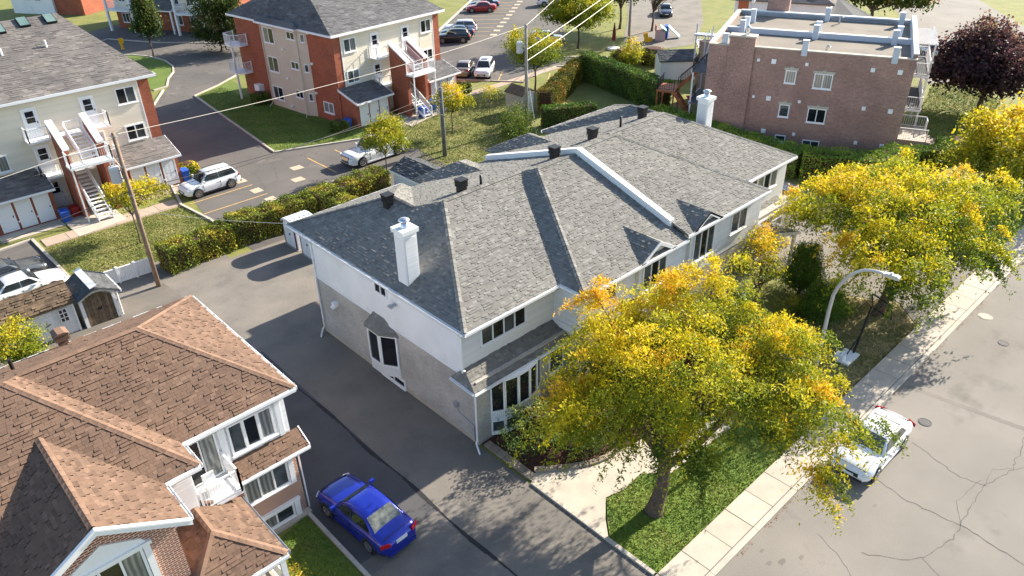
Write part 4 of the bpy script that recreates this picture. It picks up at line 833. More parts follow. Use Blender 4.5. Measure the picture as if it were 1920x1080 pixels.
for (x, z, s) in ((4.07, 7.5, .22), (5.27, 7.48, .36), (7.79, 7.47, .24), (4.1, 4.5, .2), (5.3, 4.48, .36), (7.73, 4.45, .22), (5.3, 1.68, .36), (7.74, 1.7, .24), (12.63, 7.46, .3), (14.55, 7.46, .34), (12.59, 4.43, .28), (14.53, 4.41, .34), (12.55, 1.59, .26), (14.5, 1.56, .32)):
    MB().box((x-s/2, -.1, z-s/2), (x+s/2, -.004, z+s/2)).box((x-s/2+.03, -.13, z-s/2+.02), (x+s/2-.03, -.1, z+s/2-.05)).build('wall_vent', 'white_trim', R)
# balconies, porch and steps on its street face
for (z, y0, y1) in ((5.3, 7.2, 13.5), (2.6, 6.6, 13.5)):
    MB().box((W+.002, y0, z), (W+1.7, y1, z+.2)).build('balcony_floor', 'white_trim', R); MB().box((W+.05, y0+.05, z+.2), (W+1.65, y1-.05, z+.215)).build('balcony_deck', 'slate_shingle', R)
    railing(R, [(W+.1, y0+.05), (W+1.62, y0+.05), (W+1.62, y1-.05), (W+.1, y1-.05)], z+.2, 1.0, gap=.16)
for y in (7.3, 13.4): MB().bar((W+1.6, y, 0), (W+1.6, y, 8.2), .13).build('balcony_post', 'white_trim', R)
b = MB(); [b.box((W+.05, 7.3+i*.45, 8.0), (W+1.8, 7.36+i*.45, 8.08)) for i in range(14)]; b.build('pergola', 'white_trim', R)
MB().box((W+.002, 2.8, 0), (W+2.4, 6.5, 1.35)).build('porch', 'concrete', R); railing(R, [(W+.1, 2.85), (W+2.3, 2.85)], 1.35, .95, gap=.16); railing(R, [(W+2.3, 5.2), (W+2.3, 6.45), (W+.1, 6.45)], 1.35, .95, gap=.16)
st = MB(); [st.box((W+2.42+.3*i, 3.1, 0), (W+2.7+.3*i, 5.1, 1.2-.18*i)) for i in range(7)]; st.build('steps', 'paver', R); MB().box((W+2.42, 2.85, 0), (W+4.6, 3.08, .9)).build('step_wall', 'house_brick', R); MB().box((W+2.42, 5.12, 0), (W+4.6, 5.35, .9)).build('step_wall', 'house_brick', R)
# white house just behind it
Wh = thing('white_house', 'white rendered house behind the flat roofed building', 'house', (75, 45, 0), rad(-67), local=True)
MB().box((-1, 5, 0), (9, 14, 7.2)).build('wall', 'white_cladding', Wh); MB().box((-.6, 4.95, .2), (.5, 5, 7)).build('wood_panel', 'orange_panel', Wh)
for (x, z) in ((2.4, 4.8), (6.9, 4.6)): window(Wh, (x, 4.98, z), (1, 0, 0), (0, -1, 0), .9, 1.6, 1, gm='glass')
roof(Wh, [[(9, 4.6, 5.0), (14, 4.6, 4.2), (14, 14, 4.2), (9, 14, 6.6)]], 'slate_shingle', ch=.3, tw=.7); MB().box((9.0, 5.2, 0), (13.8, 13.6, 4.2)).build('garage_wall', 'white_cladding', Wh)
roof(Wh, [[(-1.4, 4.6, 7.2), (9.4, 4.6, 7.2), (4, 9.5, 9.6)], [(-1.4, 14.4, 7.2), (9.4, 14.4, 7.2), (4, 9.5, 9.6)], [(-1.4, 4.6, 7.2), (-1.4, 14.4, 7.2), (4, 9.5, 9.6)], [(9.4, 4.6, 7.2), (9.4, 14.4, 7.2), (4, 9.5, 9.6)]], 'apt_shingle', name='hip_roof', ch=.3, tw=.7)
# wooden stair and decks at its rear corner
Ws = thing('wooden_stair', 'orange brown wooden outdoor stair with landing at the rear of the brick building', 'staircase', (55.6, 35.5, 0), rad(-67), local=True)
def steps(par, a, c, wd, n, m, rail=True):
    a, c = V(a), V(c); d = c-a; h = V((d.x, d.y, 0)).normalized(); s = V((-h.y, h.x, 0)); b = MB()
    for i in range(n): p = a+d*(i+.5)/n; b.obox(p-s*wd/2-h*.13, h*.27, s*wd, Z3*.05)
    for k in (-1, 1): b.bar(a+s*wd/2*k, c+s*wd/2*k, .06, .26)
    o = b.build('stair', m, par)
    if rail:
        for k in (-1, 1): railing(par, [tuple(a+s*wd/2*k), tuple(c+s*wd/2*k)], 0, .95, gap=.2, m='dark_metal', name='stair_rail', r=.025, post=.05)
MB().box((-4.9, 3.4, 3.0), (-3.2, 5.8, 3.18)).build('landing', 'deck_wood', Ws); railing(Ws, [(-3.3, 3.5), (-4.8, 3.5), (-4.8, 5.7)], 3.18, 1.0, m='dark_metal', r=.025, post=.05, gap=.2)
for (x, y) in ((-4.8, 3.5), (-3.3, 3.5), (-4.8, 5.7), (-3.3, 5.7)): MB().bar((x, y, 0), (x, y, 3.0), .13).build('post', 'deck_wood', Ws)
steps(Ws, (-3.2, 5.2, 3.15), (-.9, 5.2, 5.4), 1.0, 9, 'deck_wood'); steps(Ws, (-1.0, 3.9, .1), (-3.3, 3.9, 3.1), 1.0, 12, 'deck_wood', False)
for z in (5.4, 2.6): MB().box((-1.6, 2.2, z), (-.004, 6.5, z+.14)).build('deck', 'grey_pole', Ws); MB().box((-1.66, 2.2, z), (-1.6, 6.5, z+.2)).build('deck_edge', 'white_trim', Ws); railing(Ws, [(-1.55, 2.3), (-1.55, 4.6)], z+.14, 1.0, m='dark_metal', r=.025, post=.05, gap=.2)
MB().bar((-1.5, 2.3, 0), (-1.5, 2.3, 5.4), .12).build('post', 'white_trim', Ws)
tag(MB().extr([(57.6+2.6, 33.5+6.2, 1.5), (61.2, 38.7, 1.5), (61.6, 39.6, 1.9), (60.6, 40.6, 1.9)], (0, 0, .04)).build('awning', 'red_cloth'), 'bright red cloth awning under the wooden stair', 'awning')
Ms = thing('metal_stair', 'pale grey metal outdoor stair rising beside the flat roof at the top', 'staircase', (55.6, 35.5, 0), rad(-67), local=True)
for (a, c) in (((-1.4, 9.5, 3.0), (-1.4, 13.6, 6.0)), ((-3.2, 19.0, 2.4), (-3.2, 14.5, 5.4))):
    a, c = V(a), V(c); b = MB()
    for i in range(12): p = a+(c-a)*(i+.5)/12; b.box((p.x-.6, p.y-.15, p.z-.05), (p.x+.6, p.y+.15, p.z))
    for k in (-.62, .62): b.bar(a+V((k, 0, 0)), c+V((k, 0, 0)), .06, .3)
    b.build('stair', 'galv', Ms)
    for k in (-.62, .62):
        q = MB(); [q.bar(a+V((k, 0, h)), c+V((k, 0, h)), .06) for h in (.35, .65, .95)]; [q.bar(a+(c-a)*t+V((k, 0, 0)), a+(c-a)*t+V((k, 0, 1.0)), .07) for t in (0, .33, .66, 1)]; q.build('stair_rail', 'lamp_grey', Ms)
MB().box((-3.9, 13.6, 5.85), (-.05, 14.6, 6.0)).build('landing', 'galv', Ms)
for (x, y) in ((-2.0, 9.5), (-3.8, 14.5), (-.8, 9.5)): MB().bar((x, y, 0), (x, y, 6.9), .14).build('post', 'lamp_grey', Ms)
sd_ = thing('satellite_dish', 'small white satellite dish on the far corner of the flat roof', 'satellite dish', (70.3, 40.6, 8.5))
b = MB(); b.lathe([(.0, 0), (.2, .02), (.35, .08)], 14, (70.3, 40.4, 9.2), 'y'); b.build('dish', 'white_trim', sd_); MB().bar((70.3, 40.6, 8.5), (70.3, 40.6, 9.2), .05).build('mast', 'galv', sd_)
tag(MB().box((66.2, 41.0, 0), (67.0, 43.4, 5.6)).build('brick_pier', 'plum_brick'), 'brick wall pier beside the rear stair of the flat roofed building', 'wall')
# ---------------------------------------------------------------- sheds and small buildings
def shed_walls(par, x0, y0, x1, y1, z, m='white_siding', side=True):
    MB().box((x0, y0, 0), (x1, y1, z)).build('wall', m, par)
    if side:
        s = MB(); siding(s, (x0, y0, 0), (1, 0, 0), (0, -1, 0), x1-x0, .1, z, .16); siding(s, (x1, y0, 0), (0, 1, 0), (1, 0, 0), y1-y0, .1, z, .16); s.build('siding', m, par)
SH = thing('shed', 'white sided shed with mossy brown shingles and panelled double door', 'shed', (1.2, 43.1, 0)); shed_walls(SH, 1.2, 43.12, 6.55, 45.4, 2.0)
roof(SH, [[(1.0, 42.9, 1.98), (6.75, 42.9, 1.98), (6.75, 44.3, 2.72), (1.0, 44.3, 2.72)], [(1.0, 45.7, 1.98), (6.75, 45.7, 1.98), (6.75, 44.3, 2.72), (1, 44.3, 2.72)]], 'shed_shingle', ch=.17, tw=.34, lift=.03)
MB().extr([(6.55, 43.12, 2.0), (6.55, 45.4, 2.0), (6.55, 44.3, 2.6)], (-.04, 0, 0)).build('gable', 'white_siding', SH)
MB().box((6.5, 43.06, 0), (6.6, 43.14, 2.0)).build('corner_trim', 'white_trim', SH)
dd = MB(); dd.box((4.05, 43.06, .1), (5.45, 43.11, 1.9))
for i in range(2):
    for (z0, z1) in ((.25, .75), (.9, 1.4), (1.52, 1.75)):
        for j in range(2): dd.box((4.15+i*.68+j*.3, 43.04, z0), (4.15+i*.68+j*.3+.22, 43.06, z1))
d_ = dd.build('door', 'white_door', SH); b = MB(); b.bar((4.95, 43.03, .95), (5.25, 43.03, 1.05), .03); [b.box((4.02, 43.03, z), (4.1, 43.06, z+.07)) for z in (.25, .95, 1.65)]; b.build('handle', 'dark_metal', d_)
window(SH, (5.75, 43.1, .85), (1, 0, 0), (0, -1, 0), .46, .85, 2, 3, gm='glass_dark', fr=.05, sill=False); window(SH, (3.1, 43.1, .7), (1, 0, 0), (0, -1, 0), .5, .95, 2, 3, gm='glass_dark', fr=.05, sill=False)
S2 = thing('shed', 'small shed with arched weathered board door and pale gable trim', 'shed', (6.75, 43.0, 0)); MB().box((6.85, 43.05, 0), (8.75, 45.0, 1.9)).extr([(6.85, 43.05, 1.9), (8.75, 43.05, 1.9), (7.75, 43.05, 2.5)], (0, 1.95, 0)).build('wall', 'beige_panel', S2)
roof(S2, [[(7.75, 42.4, 2.62), (7.75, 45.2, 2.62), (6.6, 45.2, 1.9), (6.6, 42.75, 1.9)], [(7.75, 42.4, 2.62), (7.75, 45.2, 2.62), (9.0, 45.2, 1.92), (9.0, 42.5, 1.92)]], 'slate_shingle', ch=.15, tw=.3)
MB().extr([(7.52, 42.42, 2.56), (7.52, 45.2, 2.56), (7.9, 45.2, 2.66), (7.9, 42.42, 2.66)], (0, 0, .05)).build('ridge_board', 'white_trim', S2)
nb = 8
for i in range(nb):
    x0 = 7.05+i*.19; h = 1.62+.32*math.sin(math.pi*(i+.5)/nb); MB().box((x0, 42.99, .06), (x0+.18, 43.04, h)).build('board', 'old_boards', S2)
b = MB(); b.box((6.85, 42.97, 0), (7.03, 43.05, 1.85)); b.box((8.58, 42.97, 0), (8.75, 43.05, 1.85))
for i in range(10): a, c = [V((7.78+.82*math.cos(math.pi*(1-t/10)), 43.0, 1.66+.42*math.sin(math.pi*t/10))) for t in (i, i+1)]; b.bar(a, c, .1, .1)
b.build('door_frame', 'white_trim', S2); b = MB(); b.bar((7.65, 42.97, .95), (7.8, 42.97, 1.08), .03); b.bar((7.8, 42.97, .95), (7.98, 42.97, 1.1), .03); b.box((7.7, 42.96, .9), (7.9, 42.98, .98)); b.build('handle', 'dark_metal', S2)
b = MB(); b.box((8.98, 42.45, 1.78), (9.06, 45.2, 1.93)); b.tube([(8.95, 42.6, 1.8), (8.85, 42.9, 1.6), (8.85, 42.95, .1)], .05, 8); b.build('gutter', 'white_trim', S2)
def cabinet(y0, y1, label):
    c = thing('storage_cabinet', label, 'storage shed', (20.15, y0, 0), group='storage cabinets by the back hedge')
    MB().box((20.2, y0+.05, 0), (21.75, y1-.05, 1.72)).build('wall', 'white_trim', c)
    b = MB(); n = 8
    for i in range(n):
        a0, a1 = math.pi*i/n, math.pi*(i+1)/n; f = lambda a: (y0+(y1-y0)*(.5-.5*math.cos(a)), 1.72+.36*math.sin(a))
        (ya, za), (yb, zb) = f(a0), f(a1); b.hexa([(20.12, ya, za-.05), (21.8, ya, za-.05), (21.8, yb, zb-.05), (20.12, yb, zb-.05), (20.12, ya, za), (21.8, ya, za), (21.8, yb, zb), (20.12, yb, zb)]); b.poly([(20.2, ya, 1.72), (20.2, yb, 1.72), (20.2, yb, zb-.03), (20.2, ya, za-.03)])
    for k in range(5): b.box((20.25+k*.35, y0+.5, 2.0), (20.3+k*.35, y1-.5, 2.1))
    b.build('lid', 'white_trim', c)
    for i in range(2): d = MB().box((20.15, y0+.2+i*((y1-y0)/2-.15), .12), (20.19, y0+.2+(i+1)*((y1-y0)/2-.15)-.04, 1.66)).build('door', 'white_door', c)
    MB().box((20.10, (y0+y1)/2-.1, .95), (20.15, (y0+y1)/2-.04, 1.1)).build('handle', 'black_plastic', d)
    for y in (y0+.16, y1-.2): MB().box((20.13, y, .05), (20.2, y+.07, 1.75)).build('brown_strip', 'maroon', c)
    MB().box((20.1, y0, -.02), (21.8, y1, .05)).build('base', 'concrete', c)
cabinet(42.6, 44.4, 'white storage cabinet with domed lid nearest the clipped hedge'); cabinet(40.35, 42.2, 'white storage cabinet partly under the grey roof corner')
G = thing('garage', 'low garage with dark shingle roof and pale side wall behind the long house', 'garage', (30.2, 40.6, 0)); MB().box((30.25, 40.7, 0), (32.9, 45.6, 1.98)).extr([(30.25, 40.7, 1.98), (32.9, 40.7, 1.98), (31.55, 40.7, 2.58)], (0, 4.9, 0)).build('wall', 'white_cladding', G)
roof(G, [[(31.55, 40.5, 2.66), (31.55, 45.8, 2.66), (30.05, 45.8, 1.98), (30.05, 40.5, 1.98)], [(31.55, 40.5, 2.66), (31.55, 45.8, 2.66), (33.1, 45.8, 1.98), (33.1, 40.5, 1.98)]], 'slate_shingle', ch=.16, tw=.34, lift=.025); MB().box((30.02, 40.5, 1.84), (30.06, 45.8, 1.98)).build('fascia', 'white_trim', G)
BS = thing('shed', 'beige garden shed with brown lean roof behind the wooden utility pole', 'shed', (49.7, 51.6, 0)); MB().box((49.75, 51.7, 0), (51.5, 54.0, 1.95)).build('wall', 'beige_shed', BS)
for i in range(10): pass
MB().extr([(49.6, 51.5, 1.95), (49.6, 54.1, 1.95), (50.7, 54.1, 2.5), (50.7, 51.5, 2.5)], (0, 0, .07)).extr([(51.7, 51.5, 1.95), (51.7, 54.1, 1.95), (50.7, 54.1, 2.5), (50.7, 51.5, 2.5)], (0, 0, .07)).build('roof', 'shed_shingle', BS); MB().extr([(49.75, 51.72, 1.9), (51.5, 51.72, 1.9), (50.7, 51.72, 2.45)], (0, 2.2, 0)).build('gable', 'white_trim', BS); door(BS, (50.2, 51.7, .05), (1, 0, 0), (0, -1, 0), .9, 1.8)
WS = thing('shed', 'white shed with dark grey roof beside the wooden stair', 'shed', (71.0, 49.4, 0), rad(-42), local=True); MB().box((-1.9, -1.6, 0), (1.9, 1.6, 2.1)).build('wall', 'white_cladding', WS); roof(WS, [[(-2.1, -1.8, 2.1), (2.1, -1.8, 2.1), (2.1, 0, 2.9), (-2.1, 0, 2.9)], [(-2.1, 1.8, 2.1), (2.1, 1.8, 2.1), (2.1, 0, 2.9), (-2.1, 0, 2.9)]], 'slate_shingle', ch=.2, tw=.4)
MB().extr([(-1.9, -1.6, 2.1), (-1.9, 1.6, 2.1), (-1.9, 0, 2.8)], (3.8, 0, 0)).build('gable', 'white_cladding', WS)
FE = thing('white_fence', 'low white panel fence between the shed and the wooden pole', 'fence', (9.2, 46.9, 0))
a, c = V((9.1, 47.0, 0)), V((12.2, 46.85, 0)); nb = 22
for i in range(nb): p = a+(c-a)*i/nb; MB().obox(p+Z3*.08, (c-a)/nb*.94, V((0, .04, 0)), Z3*.92).build('board', 'white_trim', FE)
b = MB(); b.bar(a+Z3*1.02, c+Z3*1.02, .09, .06); b.bar(a+Z3*.1, c+Z3*.1, .09, .08); b.build('rail', 'white_trim', FE)
for t in (0, .32, .66, 1): p = a+(c-a)*t; MB().box((p.x-.06, p.y-.07, 0), (p.x+.06, p.y+.09, 1.12)).build('post', 'white_trim', FE)
# ---------------------------------------------------------------- vehicles (local x points forward)
def paint(name, c, metal=.25, rough=.22): return mat(name, c, rough=rough, metal=metal, spec=.5, coat=.6)
paint('paint_blue', (.010, .026, .33), .35); paint('paint_white', (.72, .74, .76), .0); paint('paint_red', (.34, .015, .02), .2); paint('paint_black', (.012, .013, .016), .2)
paint('paint_navy', (.03, .05, .10), .4); paint('paint_silver', (.42, .44, .46), .6); paint('paint_grey', (.15, .155, .16), .5); paint('paint_tan', (.30, .25, .20), .5); paint('paint_slate', (.07, .09, .12), .4)
mat('tyre', (.014, .014, .015), rough=.85); mat('alloy', (.42, .42, .42), rough=.3, metal=.85); mat('lamp_red', (.42, .01, .015), rough=.15); mat('lamp_clear', (.6, .63, .66), rough=.08, spec=.8); mat('car_glass', (.012, .016, .020), (.03, .04, .045), rough=.04, vs=1.5, spec=.8); mat('car_glass_light', (.05, .06, .055), (.16, .17, .15), rough=.04, vs=3.5, spec=.8); mat('trim_black', (.02, .02, .022), rough=.6); mat('chrome', (.6, .62, .64), rough=.12, metal=1); mat('plate', (.65, .67, .7), rough=.5); mat('seat_fabric', (.34, .31, .26), rough=.9)
KIND = dict(
    # L, W, ground clearance, top line stations (x fraction, z), greenhouse (base front, roof front, roof rear, base rear), roof z, belt z
    sedan=dict(L=4.62, W=1.80, top=[(-1, .78), (-.97, .92), (-.9, 1.0), (-.62, 1.03), (-.3, .97), (.3, .96), (.52, .93), (.8, .82), (.93, .72), (1, .58)], gh=(.40, .10, -.40, -.72), zr=1.44, zb=.95, wb=2.70),
    suv=dict(L=4.55, W=1.84, top=[(-1, .82), (-.98, .98), (-.9, 1.08), (-.6, 1.08), (-.3, 1.05), (.25, 1.04), (.45, 1.03), (.8, .95), (.94, .84), (1, .66)], gh=(.44, .14, -.74, -.95), zr=1.66, zb=1.04, wb=2.70),
    pickup=dict(L=5.85, W=2.0, top=[(-1, .95), (-.985, 1.14), (-.9, 1.18), (-.35, 1.18), (-.15, 1.16), (.25, 1.16), (.45, 1.15), (.85, 1.10), (.96, 1.0), (1, .75)], gh=(.40, .20, -.20, -.26), zr=1.90, zb=1.16, wb=3.65))
def make_car(label, loc, rz, col, kind='sedan', glass='car_glass', group=None, rack=False, sunroof=False, interior=False):
    k = KIND[kind]; L, W = k['L'], k['W']; h, w2 = L/2, W/2
    car = thing('pickup_truck' if kind == 'pickup' else 'parked_car', label, 'pickup truck' if kind == 'pickup' else 'car', loc, rz, group, local=True)
    # ---- lower body loft
    b = MB(); n = 26; rings = []
    xs = [-1+2*i/(n-1) for i in range(n)]; zt = lambda f: np.interp(f, [p[0] for p in k['top']], [p[1] for p in k['top']])
    for f in xs:
        e = abs(f); w = w2*(1-.16*max(0, (e-.80)/.2)**1.8-.10*max(0, (e-.93)/.07)**2); t = float(zt(f)); zb0 = .24+.12*max(0, (e-.9)/.1); fx = f*h-(.0)
        m = t*.62+.06
        pr = [(0, zb0), (.82*w, zb0), (.955*w, zb0+.07), (1.0*w, m-.06), (.995*w, m+.04), (.955*w, t-.10), (.86*w, t-.025), (.6*w, t+.012), (.3*w, t+.026), (0, t+.03)]
        ring = [(fx, y, z) for y, z in pr]+[(fx, -y, z) for y, z in pr[-2:0:-1]]; rings.append(ring)
    N = len(rings[0])
    for r in rings: b.v += r
    for i in range(n-1):
        for j in range(N):
            a = i*N+j; c = i*N+(j+1) % N; b.f.append((a, c, c+N, a+N)); b.t.append(.5)
    b.f.append(tuple(range(N))[::-1]); b.t.append(.5); b.f.append(tuple(range((n-1)*N, n*N))); b.t.append(.5)
    body = b.build('body', col, car, smooth=True)
    md = body.modifiers.new('edge', 'EDGE_SPLIT'); md.split_angle = rad(50)
    # ---- greenhouse shell
    xa, xb, xc, xd = [q*h for q in k['gh']]; zr, zb = k['zr'], k['zb']-.06; wr, wbt = w2*.72, w2*.93
    g = MB(); st = [(xa, 0.), (xa+(xb-xa)*.5, .56), (xb, .94), (xb-(xb-xc)*.3, 1.), (xb-(xb-xc)*.65, .995), (xc, .92), (xc+(xd-xc)*.5, .55), (xd, 0.)]
    def sec(x, q):
        z = zb+(zr-zb)*q; wt = wbt+(wr-wbt)*q; taper = 1-.05*max(0, (abs(x)/h-.3))
        ya = wbt*taper; yt = wt*taper; zm = z-.05*(q > .2)
        return [(x, ya, zb), (x, yt, zm), (x, yt*.9, z), (x, yt*.45, z+.02*q), (x, -yt*.45, z+.02*q), (x, -yt*.9, z), (x, -yt, zm), (x, -ya, zb)]
    R = [sec(x, q) for x, q in st]
    for r in R: g.v += r
    for i in range(len(R)-1):
        for j in range(7): a = i*8+j; g.f.append((a, a+8, a+9, a+1)); g.t.append(.5)
    gh = g.build('cabin', col, car, smooth=True); md = gh.modifiers.new('edge', 'EDGE_SPLIT'); md.split_angle = rad(38)
    def quadpatch(name, c4, off, inset, m=glass):
        c4 = [V(p) for p in c4]; ce = sum(c4, V())/4; nn = (c4[1]-c4[0]).cross(c4[3]-c4[0]).normalized()
        if nn.dot(ce-V((0, 0, .6))) < 0: nn = -nn
        c4 = [ce+(p-ce)*inset+nn*off for p in c4]; q = MB(); q.extr(c4, nn*.012); return q.build(name, m, car)
    def lerp(A, Bq, t): return tuple(A[i]+(Bq[i]-A[i])*t for i in range(3))
    # windscreen and rear window follow the shell in two bands
    def screen(name, i0, i1, i2, m):
        q = MB()
        for (i, j, ta, tb) in ((i0, i1, .16, 1.), (i1, i2, 0., .86)):
            A, Bq = R[i], R[j]; A2 = [lerp(A[s], Bq[s], ta) for s in (1, 2, 3, 4, 5, 6)]; B2 = [lerp(A[s], Bq[s], tb) for s in (1, 2, 3, 4, 5, 6)]
            sc_ = .95; off = V((.012*(1 if i0 < 3 else -1), 0, .018))
            for s in range(1, 4): q.poly([V((A2[s][0], A2[s][1]*sc_, A2[s][2]))+off, V((A2[s+1][0], A2[s+1][1]*sc_, A2[s+1][2]))+off, V((B2[s+1][0], B2[s+1][1]*sc_, B2[s+1][2]))+off, V((B2[s][0], B2[s][1]*sc_, B2[s][2]))+off])
        return q.build(name, m, car)
    screen('windscreen', 0, 1, 2, glass); rw = screen('rear_window', 7, 6, 5, 'car_glass_light' if interior else glass)
    # side windows: strips along the cabin side, front and rear door
    for s in (1, -1):
        def side(x, q):
            ya = wbt+(wr-wbt)*q; return V((x, s*(ya*(1-.05*max(0, abs(x)/h-.3))+.012), zb+(zr-zb)*q))
        xm = xb-(xb-xc)*.42 if kind != 'pickup' else (xb+xc)/2
        lo, hi = .20, .84; fa = lambda q: xa+(xb-xa)*(q*.98); fd = lambda q: xd+(xc-xd)*(q*.98)
        parts = [(fa(lo)-.12, fa(hi)-.06, xm+.03), (fd(lo)+.14, fd(hi)+.08, xm-.03)]
        for (x0, x1, x2) in parts:
            p = [side(x0, lo), side(x1, hi), side(x2, hi), side(x2, lo)]; q = MB()
            q.extr(p, V((0, s*.012, .004))); q.build('side_window', glass, car)
        # mirror, handles, sill
        MB().obox((xa-.28, s*(w2-.02) if s > 0 else -(w2-.02)-.2, zb+.10), (.12, 0, 0), (0, .2, 0), (0, 0, .14)).build('mirror', col, car)
        for x in (xm+.05, xm-.85 if kind != 'suv' else xm-.9): MB().box((x, s*(w2*.985), .86*zb), (x+.17, s*(w2*1.012), .86*zb+.035)).build('door_handle', col, car)
        dl = MB()
        for x in (xa-.15, xm, fd(.0)+.35): dl.box((x-.006, s*w2*.955, .42), (x+.006, s*(w2+.003), zb-.06))
        dl.build('door_gap', 'trim_black', car)
        MB().box((-k['wb']/2+.42, s*(w2*.93), .22), (k['wb']/2-.42, s*(w2*1.002), .33)).build('sill', 'trim_black' if kind == 'suv' else col, car)
    # wheels
    r = .33 if kind == 'sedan' else (.36 if kind == 'suv' else .41)
    for x in (k['wb']/2+.04, -k['wb']/2+.04):
        for s in (1, -1):
            y = s*(w2-.19)
            MB().lathe([(0, s*.197), (r+.045, s*.197), (r+.07, s*.19), (r+.075, 0)], 22, (x, y-s*.0, r), 'y').build('wheel_arch', 'trim_black', car)
            t = MB().lathe([(r*.62, -.10), (r*.95, -.10), (r, -.06), (r, .06), (r*.95, .10), (r*.62, .10)], 22, (x, y+s*.11, r), 'y').build('wheel', 'tyre', car, smooth=True)
            q = MB().lathe([(r*.70, s*.10), (r*.69, s*.108), (r*.60, s*.106), (r*.58, s*.09)], 20, (x, y+s*.11, r), 'y')
            for a in range(7):
                th = a*2*math.pi/7; d = V((math.cos(th), 0, math.sin(th))); p = V((x, y+s*(.11+.098), r)); q.bar(p+d*.03, p+d*r*.62, .06, .02, (0, 1, 0))
            q.lathe([(.06, s*.105), (0, s*.11)], 10, (x, y+s*.10, r), 'y'); q.build('rim', 'alloy', t)
    zz = lambda x: float(zt(x/h))+.03
    for x in ((h*.90, -h*.88) if kind == 'sedan' else (h*.90,)): MB().box((x-.008, -w2*.72, zz(x)-.05), (x+.008, w2*.72, zz(x)+.004)).build('panel_gap', 'trim_black', car)
    for s in (1, -1): MB().tube([(x, s*w2*.73, zz(x)-.016) for x in np.linspace(xa+.05, h*.88, 6)], .008, 4).build('panel_gap', 'trim_black', car)
    # lamps, grille, plates
    ft, rtz = float(zt(.93)), float(zt(-.95))
    for s in (1, -1):
        MB().extr([(h*.90, s*w2*.88, ft-.02), (h*.975, s*w2*.66, ft-.10), (h*.985, s*w2*.62, ft-.2), (h*.91, s*w2*.93, ft-.16)], (.025, s*.03, .035)).build('headlight', 'lamp_clear', car)
        MB().extr([(-h*.91, s*w2*.97, rtz+.0), (-h*.985, s*w2*.58, rtz+.0), (-h*.995, s*w2*.58, rtz-.16), (-h*.92, s*w2*.985, rtz-.18)], (-.03, s*.025, .01)).build('tail_light', 'lamp_red', car)
    gl = MB(); gl.box((h*.965, -w2*.5, .46), (h*1.004, w2*.5, .62 if kind != 'pickup' else .95)); gl.box((h*.97, -w2*.7, .28), (h*1.006, w2*.7, .40)); gl.build('grille', 'trim_black', car)
    MB().box((h*.985, -.26, .43), (h*1.012, .26, .55)).build('licence_plate', 'plate', car) if kind != 'pickup' else None
    MB().box((-h*1.012, -.26, .66 if kind != 'sedan' else .74), (-h*.985, .26, .79 if kind != 'sedan' else .87)).build('licence_plate', 'plate', car)
    MB().box((-h*1.008, -w2*.75, .26), (-h*.97, w2*.75, .42)).build('bumper', 'trim_black' if kind != 'sedan' else col, car)
    if rack or kind == 'suv':
        for s in (1, -1): MB().tube([(xb-.15, s*wr*.86, zr+.0), (xb-.25, s*wr*.86, zr+.06), (xc+.2, s*wr*.86, zr+.05), (xc+.1, s*wr*.86, zr-.01)], .018, 6).build('roof_rail', 'trim_black', car)
    if sunroof: MB().box((xb-.9, -wr*.55, zr+.012), (xb-.25, wr*.55, zr+.028)).build('sunroof', 'car_glass', car)
    if kind == 'pickup':
        bed = MB(); x0, x1 = -h*.97, xd-.08; bed.box((x0, -w2*.84, .9), (x1, w2*.84, 1.222)); bed.build('bed', 'trim_black', car)
        for s in (1, -1): MB().box((x0-.05, s*w2*.80, 1.18), (x1+.05, s*w2*.95, 1.26)).build('bed_rail', col, car)
        MB().box((x0-.08, -w2*.85, .80), (x0+.0, w2*.85, 1.25)).build('tailgate', col, car); MB().box((h*1.0, -w2*.55, .62), (h*1.018, w2*.55, 1.0)).build('chrome_grille', 'chrome', car)
    if interior:
        for y in (-.42, 0, .42): MB().box((xd+.42, y-.10, zb+.20), (xd+.50, y+.10, zb+.36)).build('head_rest', 'seat_fabric', rw)
        MB().tube([(xc+.05, 0, zr), (xc-.05, 0, zr+.13)], .012, 6).build('antenna', 'trim_black', car)
    return car
def place(label, x, y, deg, col, kind='sedan', **kw): return make_car(label, (x, y, 0), rad(deg), col, kind, **kw)
place('shiny blue sedan parked on the dark half of the driveway', 10.22, 20.0, 94, 'paint_blue', interior=True)
place('white sedan parked at the kerb, partly under the big honey coloured tree', 28.4, 7.62, 180, 'paint_white', glass='car_glass_light')
place('white crossover parked in the bay beside the left apartments', 20.55, 56.75, 181, 'paint_white', 'suv')
place('white pickup truck parked in the lane behind the small yellow tree', 33.45, 53.0, 181, 'paint_white', 'pickup')
place('white sedan half hidden behind the shed at the left edge', 5.45, 49.55, 3, 'paint_white')
place('dark grey sedan at the left edge, farther from the sheds than the white one', 5.0, 52.2, 3, 'paint_grey')
place('grey car parked tail out beside the right end of the long house', 48.9, 24.6, 88, 'paint_silver', 'suv')
place('silver crossover parked beyond the plum brick building near the purple tree', 98.3, 33.3, 52, 'paint_silver', 'suv')
D1 = 138.5
place('red sedan parked in the far lot', 79.7, 91.6, D1, 'paint_red', group='cars parked in the far lot')
place('dark blue sedan parked just beyond the red sedan', 81.9, 93.3, D1, 'paint_navy', group='cars parked in the far lot')
place('white hatchback with roof rails farthest of three cars behind the apartment corner', 68.6, 83.3, D1, 'paint_white', 'suv', rack=True, group='cars parked in the far lot')
place('dark blue sedan between the white hatchback and the black car', 66.7, 81.7, D1, 'paint_navy', group='cars parked in the far lot')
place('black car nearest the apartment corner in its row of three', 64.5, 79.9, D1, 'paint_black', 'suv', group='cars parked in the far lot')
place('tan sedan seen from behind, next to the white car with a sunroof', 55.9, 67.4, 39, 'paint_tan', group='cars parked in the far lot')
